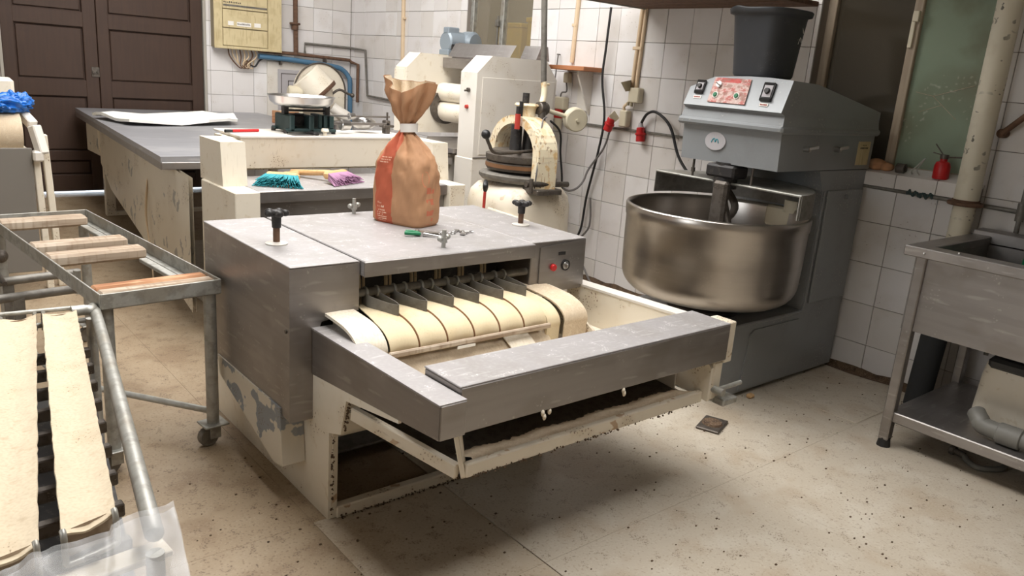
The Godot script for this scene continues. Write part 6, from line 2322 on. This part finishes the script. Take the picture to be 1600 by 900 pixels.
func build_peel_rack():
	var y := 0.6
	var o := thing("peel_rack", "galvanised tube rack carrying the canvas proving troughs", "rack", V(0.3, 0, -2.0))
	var k := mb(o)
	k.tube(curve([V(0.46, y - 0.005, -2.615), V(0.512, y - 0.008, -2.612), V(0.52, y - 0.02, -2.56), V(0.35, y - 0.02, -1.43), V(0.333, y - 0.025, -1.31)], 6), 0.0165, 12)
	part(k, "side_tube", M.galv, o)
	k = mb(o)
	k.tube([V(-0.2, y + 0.012, -2.60), V(0.22, y + 0.008, -2.625), V(0.50, y + 0.002, -2.625)], 0.007, 8)
	k.tube([V(-0.2, y - 0.035, -2.62), V(0.50, y - 0.04, -2.62)], 0.009, 8)
	part(k, "end_rail", M.galv, o)
	for p in [V(0.505, 0, -2.57), V(0.315, 0, -1.24), V(-0.15, 0, -2.55), V(-0.3, 0, -1.2)]:
		pcyl(o, "leg", M.galv, V(p.x, 0.0, p.z), V(p.x, y - 0.02, p.z), 0.015)
	for i in 9:
		k = mb(o)
		var v := 0.05 + i * 0.105
		var a := lerp_quad(V(-0.2, 0, -2.58), V(0.52, 0, -2.58), V(-0.36, 0, -1.26), V(0.325, 0, -1.29), 0.0, v)
		var b := lerp_quad(V(-0.2, 0, -2.58), V(0.52, 0, -2.58), V(-0.36, 0, -1.26), V(0.325, 0, -1.29), 0.965, v)
		k.beam(a + V(0, y - 0.11, 0), b + V(0, y - 0.11, 0), 0.024, 0.03, 0.003)
		part(k, "cross_bar", M.iron, o)
	k = mb(o)
	k.prism([Q(-0.2, -2.6), Q(0.5, -2.6), Q(0.31, -1.25), Q(-0.37, -1.22)], 0.33, 0.34, 1)
	part(k, "lower_tray", M.black_iron, o)
	# the troughs
	var tr := [[V(0.272, y, -2.60), V(0.366, y, -2.615), V(0.068, y, -1.31), V(0.160, y, -1.335), "left canvas proving trough, partly cut off by the photo edge"], [V(0.382, y, -2.61), V(0.474, y, -2.62), V(0.196, y, -1.345), V(0.287, y, -1.372), "right canvas proving trough, the whole one nearest the tube"], [V(0.165, y, -2.59), V(0.255, y, -2.60), V(-0.06, y, -1.29), V(0.03, y, -1.31), ""]]
	for t in 2:
		var q: Array = tr[t]
		var c := thing("proving_trough", q[4], "proving trough", V((q[0].x + q[3].x) / 2, y - 0.06, (q[0].z + q[3].z) / 2), 0, "canvas proving troughs")
		var rows := []
		var n := FastNoiseLite.new()
		n.seed = 40 + t
		n.frequency = 6.0
		for i in 61:
			var v := i / 60.0
			var row := []
			for j in 13:
				var u := j / 12.0
				var e := 0.0
				if j == 0 or j == 12: e = 0.003 * n.get_noise_2d(i * 0.9, j * 3.0)
				var p := lerp_quad(q[0], q[1], q[2], q[3], u, v)
				p.x += e
				p.y += -0.010 * sin(PI * u) + 0.004 * n.get_noise_2d(p.x * 3.0, p.z * 2.0) + 0.005 * sin(v * 26.0 + t) * 0.3
				if i > 58: p.y -= 0.003
				row.append(p)
			rows.append(row)
		k = mb(c)
		k.slab(rows, 0.004, true)
		part(k, "canvas", M.canvas, c)
		# wooden and steel channel under the canvas
		k = mb(c)
		var ch := []
		for i in 2:
			var v := 0.012 + i * 0.976
			var row := []
			for p in [[0.06, -0.006], [0.06, -0.058], [0.94, -0.058], [0.94, -0.006]]:
				var b := lerp_quad(q[0], q[1], q[2], q[3], p[0], v)
				row.append(b + V(0, p[1], 0))
			ch.append(row)
		k.face([ch[0][0], ch[0][1], ch[1][1], ch[1][0]], Vector3.LEFT)
		k.face([ch[0][2], ch[0][3], ch[1][3], ch[1][2]], Vector3.RIGHT)
		k.face([ch[0][1], ch[0][2], ch[1][2], ch[1][1]], Vector3.DOWN)
		k.face(ch[0], Vector3.FORWARD)
		k.face(ch[1], Vector3.BACK)
		part(k, "channel", M.old_wood, c)
		for e in [[0.0, -1.0], [1.0, 1.0]]:
			var a0 := lerp_quad(q[0], q[1], q[2], q[3], 0.03, e[0]) + V(0, 0, e[1] * 0.008)
			var a1 := lerp_quad(q[0], q[1], q[2], q[3], 0.97, e[0]) + V(0, 0, e[1] * 0.008)
			k = mb(c)
			k.tube(curve([a0 + V(0, 0.004, -e[1] * 0.01), a0 + V(0, -0.005, 0), a0 + V(0, -0.045, e[1] * 0.002), a0.lerp(a1, 0.08) + V(0, -0.056, e[1] * 0.004), a0.lerp(a1, 0.92) + V(0, -0.056, e[1] * 0.004), a1 + V(0, -0.045, e[1] * 0.002), a1 + V(0, -0.005, 0), a1 + V(0, 0.004, -e[1] * 0.01)], 4), 0.0055, 8)
			part(k, "wire_end", M.galv, c)
			k = mb(c)
			var mid := a0.lerp(a1, 0.45) + V(0, -0.062, e[1] * 0.012)
			k.tube([mid + V(-0.012, 0, 0), mid + V(-0.008, 0.008, 0), mid + V(0.008, 0.008, 0), mid + V(0.012, 0, 0)], 0.003, 6)
			part(k, "hook", M.iron, c)
	# near end rail with flour
	k = mb(o)
	k.beam(V(-0.4, y - 0.075, -1.255), V(0.36, y - 0.075, -1.33), 0.05, 0.012, 0.002)
	part(k, "near_rail", M.flour, o)
	# clear plastic bag thrown over the near end
	var pb := thing("plastic_bag", "crumpled clear plastic bag thrown over the rack's near end", "plastic bag", V(0.25, 0.6, -1.2))
	var n2 := FastNoiseLite.new()
	n2.seed = 9
	n2.frequency = 1.6
	n2.fractal_octaves = 2
	var rw := []
	var c0 := [V(0.10, 0.585, -1.275), V(0.375, 0.61, -1.33)]     # far edge
	var c1 := [V(0.0, 0.56, -1.0), V(0.335, 0.50, -1.06)]         # near edge
	for i in 31:
		var v := i / 30.0
		var row := []
		for j in 41:
			var u := j / 40.0
			var p: Vector3 = c0[0].lerp(c0[1], u).lerp(c1[0].lerp(c1[1], u), v)
			var wr := absf(n2.get_noise_2d(p.x * 2.6, p.z * 2.6)) * 0.022 + absf(n2.get_noise_2d(p.x * 5.0 + 3.0, p.z * 5.0)) * 0.006
			p.y += wr + 0.012 * sin(PI * u)
			if u < 0.45: p.y += 0.02 * absf(n2.get_noise_2d(p.x * 6.0, p.z * 7.0)) * (0.45 - u) / 0.45
			p.z += 0.012 * n2.get_noise_2d(u * 2.0, v) - (0.02 * sin(u * 9.0) * (1.0 - v) if u < 0.6 else 0.0)
			row.append(p)
		rw.append(row)
	k = mb(pb)
	k.grid(rw, true)
	var lo := []
	for r in rw:
		var l := []
		for p in r: l.append(p - V(0, 0.012, 0) + V(0, 0.003 * n2.get_noise_2d(p.x * 4.0, p.z * 4.0), 0))
		lo.append(l)
	k.grid(lo, false)
	part(k, "film", M.clear_bag, pb)

func build_left_machine():
	# low tube stand beyond the rack
	var s := thing("tube_stand", "low galvanised stand of two cross tubes beyond the rack", "stand", V(0.45, 0, -3.6))
	var k := mb(s)
	k.cyl(V(-0.1, 0.42, -3.62), V(0.70, 0.42, -3.75), 0.018)
	k.cyl(V(-0.1, 0.42, -3.38), V(0.66, 0.42, -3.49), 0.018)
	part(k, "cross_tube", M.galv_dark, s)
	for q in [[V(0.41, 0.0, -3.72), V(0.45, 0.42, -3.70)], [V(0.41, 0.0, -3.46), V(0.45, 0.42, -3.44)], [V(-0.12, 0.0, -3.62), V(-0.08, 0.42, -3.38)]]:
		pbox(s, "upright", M.galv_dark, q[0], q[1])
	pcyl(s, "pin", M.galv, V(0.645, 0.40, -3.49), V(0.645, 0.50, -3.48), 0.014)
	k = mb(s)
	k.ball(V(0.44, 0.47, -3.95), V(0.03, 0.03, 0.03))
	k.cyl(V(0.40, 0.45, -3.9), V(0.44, 0.47, -3.95), 0.012)
	k.tube([V(0.41, 0.43, -3.63), V(0.40, 0.45, -3.9)], 0.01, 8)
	part(k, "ball_handle", M.iron, s)
	# roller machine at the left edge
	var o := thing("roller_machine", "cream roller machine with grey front panel at the left edge", "dough roller", V(0.4, 0, -5.2))
	k = mb(o)
	k.box(V(-0.3, 0.12, -5.02), V(0.752, 0.812, -5.0), 0.003)
	part(k, "front_panel", M.grey_panel, o)
	k = mb(o)
	k.cyl(V(-0.3, 0.885, -5.12), V(0.72, 0.885, -5.12), 0.105, -1, 32)
	part(k, "roller", M.felt, o)
	k = mb(o)
	k.beam(V(0.735, 1.0, -5.2), V(0.775, 0.93, -5.06), 0.05, 0.05, 0.006)
	k.beam(V(0.775, 0.93, -5.03), V(0.80, 0.78, -4.99), 0.055, 0.05, 0.006)
	k.box(V(0.75, 0.74, -5.03), V(0.80, 0.80, -4.96), 0.01)
	part(k, "bearing_arm", M.white_paint, o)
	for q in [[V(0.77, 0.78, -5.03), V(0.795, 0.0, -5.06)], [V(0.82, 0.88, -5.06), V(0.86, 0.0, -5.10)], [V(-0.25, 0.8, -5.05), V(-0.25, 0, -5.05)], [V(-0.25, 0.8, -5.55), V(-0.25, 0, -5.55)], [V(0.75, 0.8, -5.55), V(0.75, 0, -5.55)]]:
		k = mb(o)
		k.beam(q[0], q[1], 0.035, 0.04, 0.004, V(0, 0, 1))
		part(k, "leg", M.cream, o)
	k = mb(o)
	k.box(V(-0.3, 0.76, -5.6), V(0.75, 0.80, -5.02), 0.005)
	part(k, "bed", M.cream, o)
	k = mb(o)
	k.box(V(-0.3, 0.80, -5.66), V(0.775, 1.155, -5.56), 0.02)
	part(k, "back_rest", M.cream, o)
	# blue plastic bag on top
	var b := thing("blue_plastic_bag", "crumpled bright blue plastic bag on the roller machine", "plastic bag", V(0.55, 0.99, -5.14))
	var n := FastNoiseLite.new()
	n.seed = 2
	n.frequency = 3.2
	for q in [[V(0.06, 0.042, 0), V(0.15, 0.055, 0.10)], [V(0.16, 0.05, -0.02), V(0.085, 0.055, 0.08)], [V(-0.2, 0.04, 0), V(0.2, 0.06, 0.1)]]:
		var rows := []
		for i in 25:
			var a := -PI / 2 + PI * i / 24
			var row := []
			for j in 48:
				var t := TAU * j / 48
				var d := V(cos(a) * cos(t), sin(a), cos(a) * sin(t))
				var r := 1.0 + 0.5 * n.get_noise_3d(d.x + q[0].x * 5.0, d.y, d.z) + 0.22 * absf(n.get_noise_3d(d.x * 4.0, d.y * 4.0, d.z * 4.0 + q[0].x))
				var p: Vector3 = q[0] + V(d.x * q[1].x, d.y * q[1].y, d.z * q[1].z) * r
				p.y = maxf(p.y, 0.002)
				row.append(p)
			rows.append(row)
		k = MB.new()
		k.grid(rows, true, true)
		part(k, "bag_fold", M.blue_bag, b)
	# grey post of wall left of the door is part of the back wall

func _ready():
	set_view()
	make_materials()
	build_room()
	build_moulder()
	build_mixer()
	build_table()
	build_feeder()
	build_sheeter()
	build_divider()
	build_sink()
	build_peel_rack()
	build_trolley()
	build_left_machine()
	build_sack()
	build_scale()
	build_cutter()
	build_back_wall_things()
	build_right_wall_things()
	build_small()
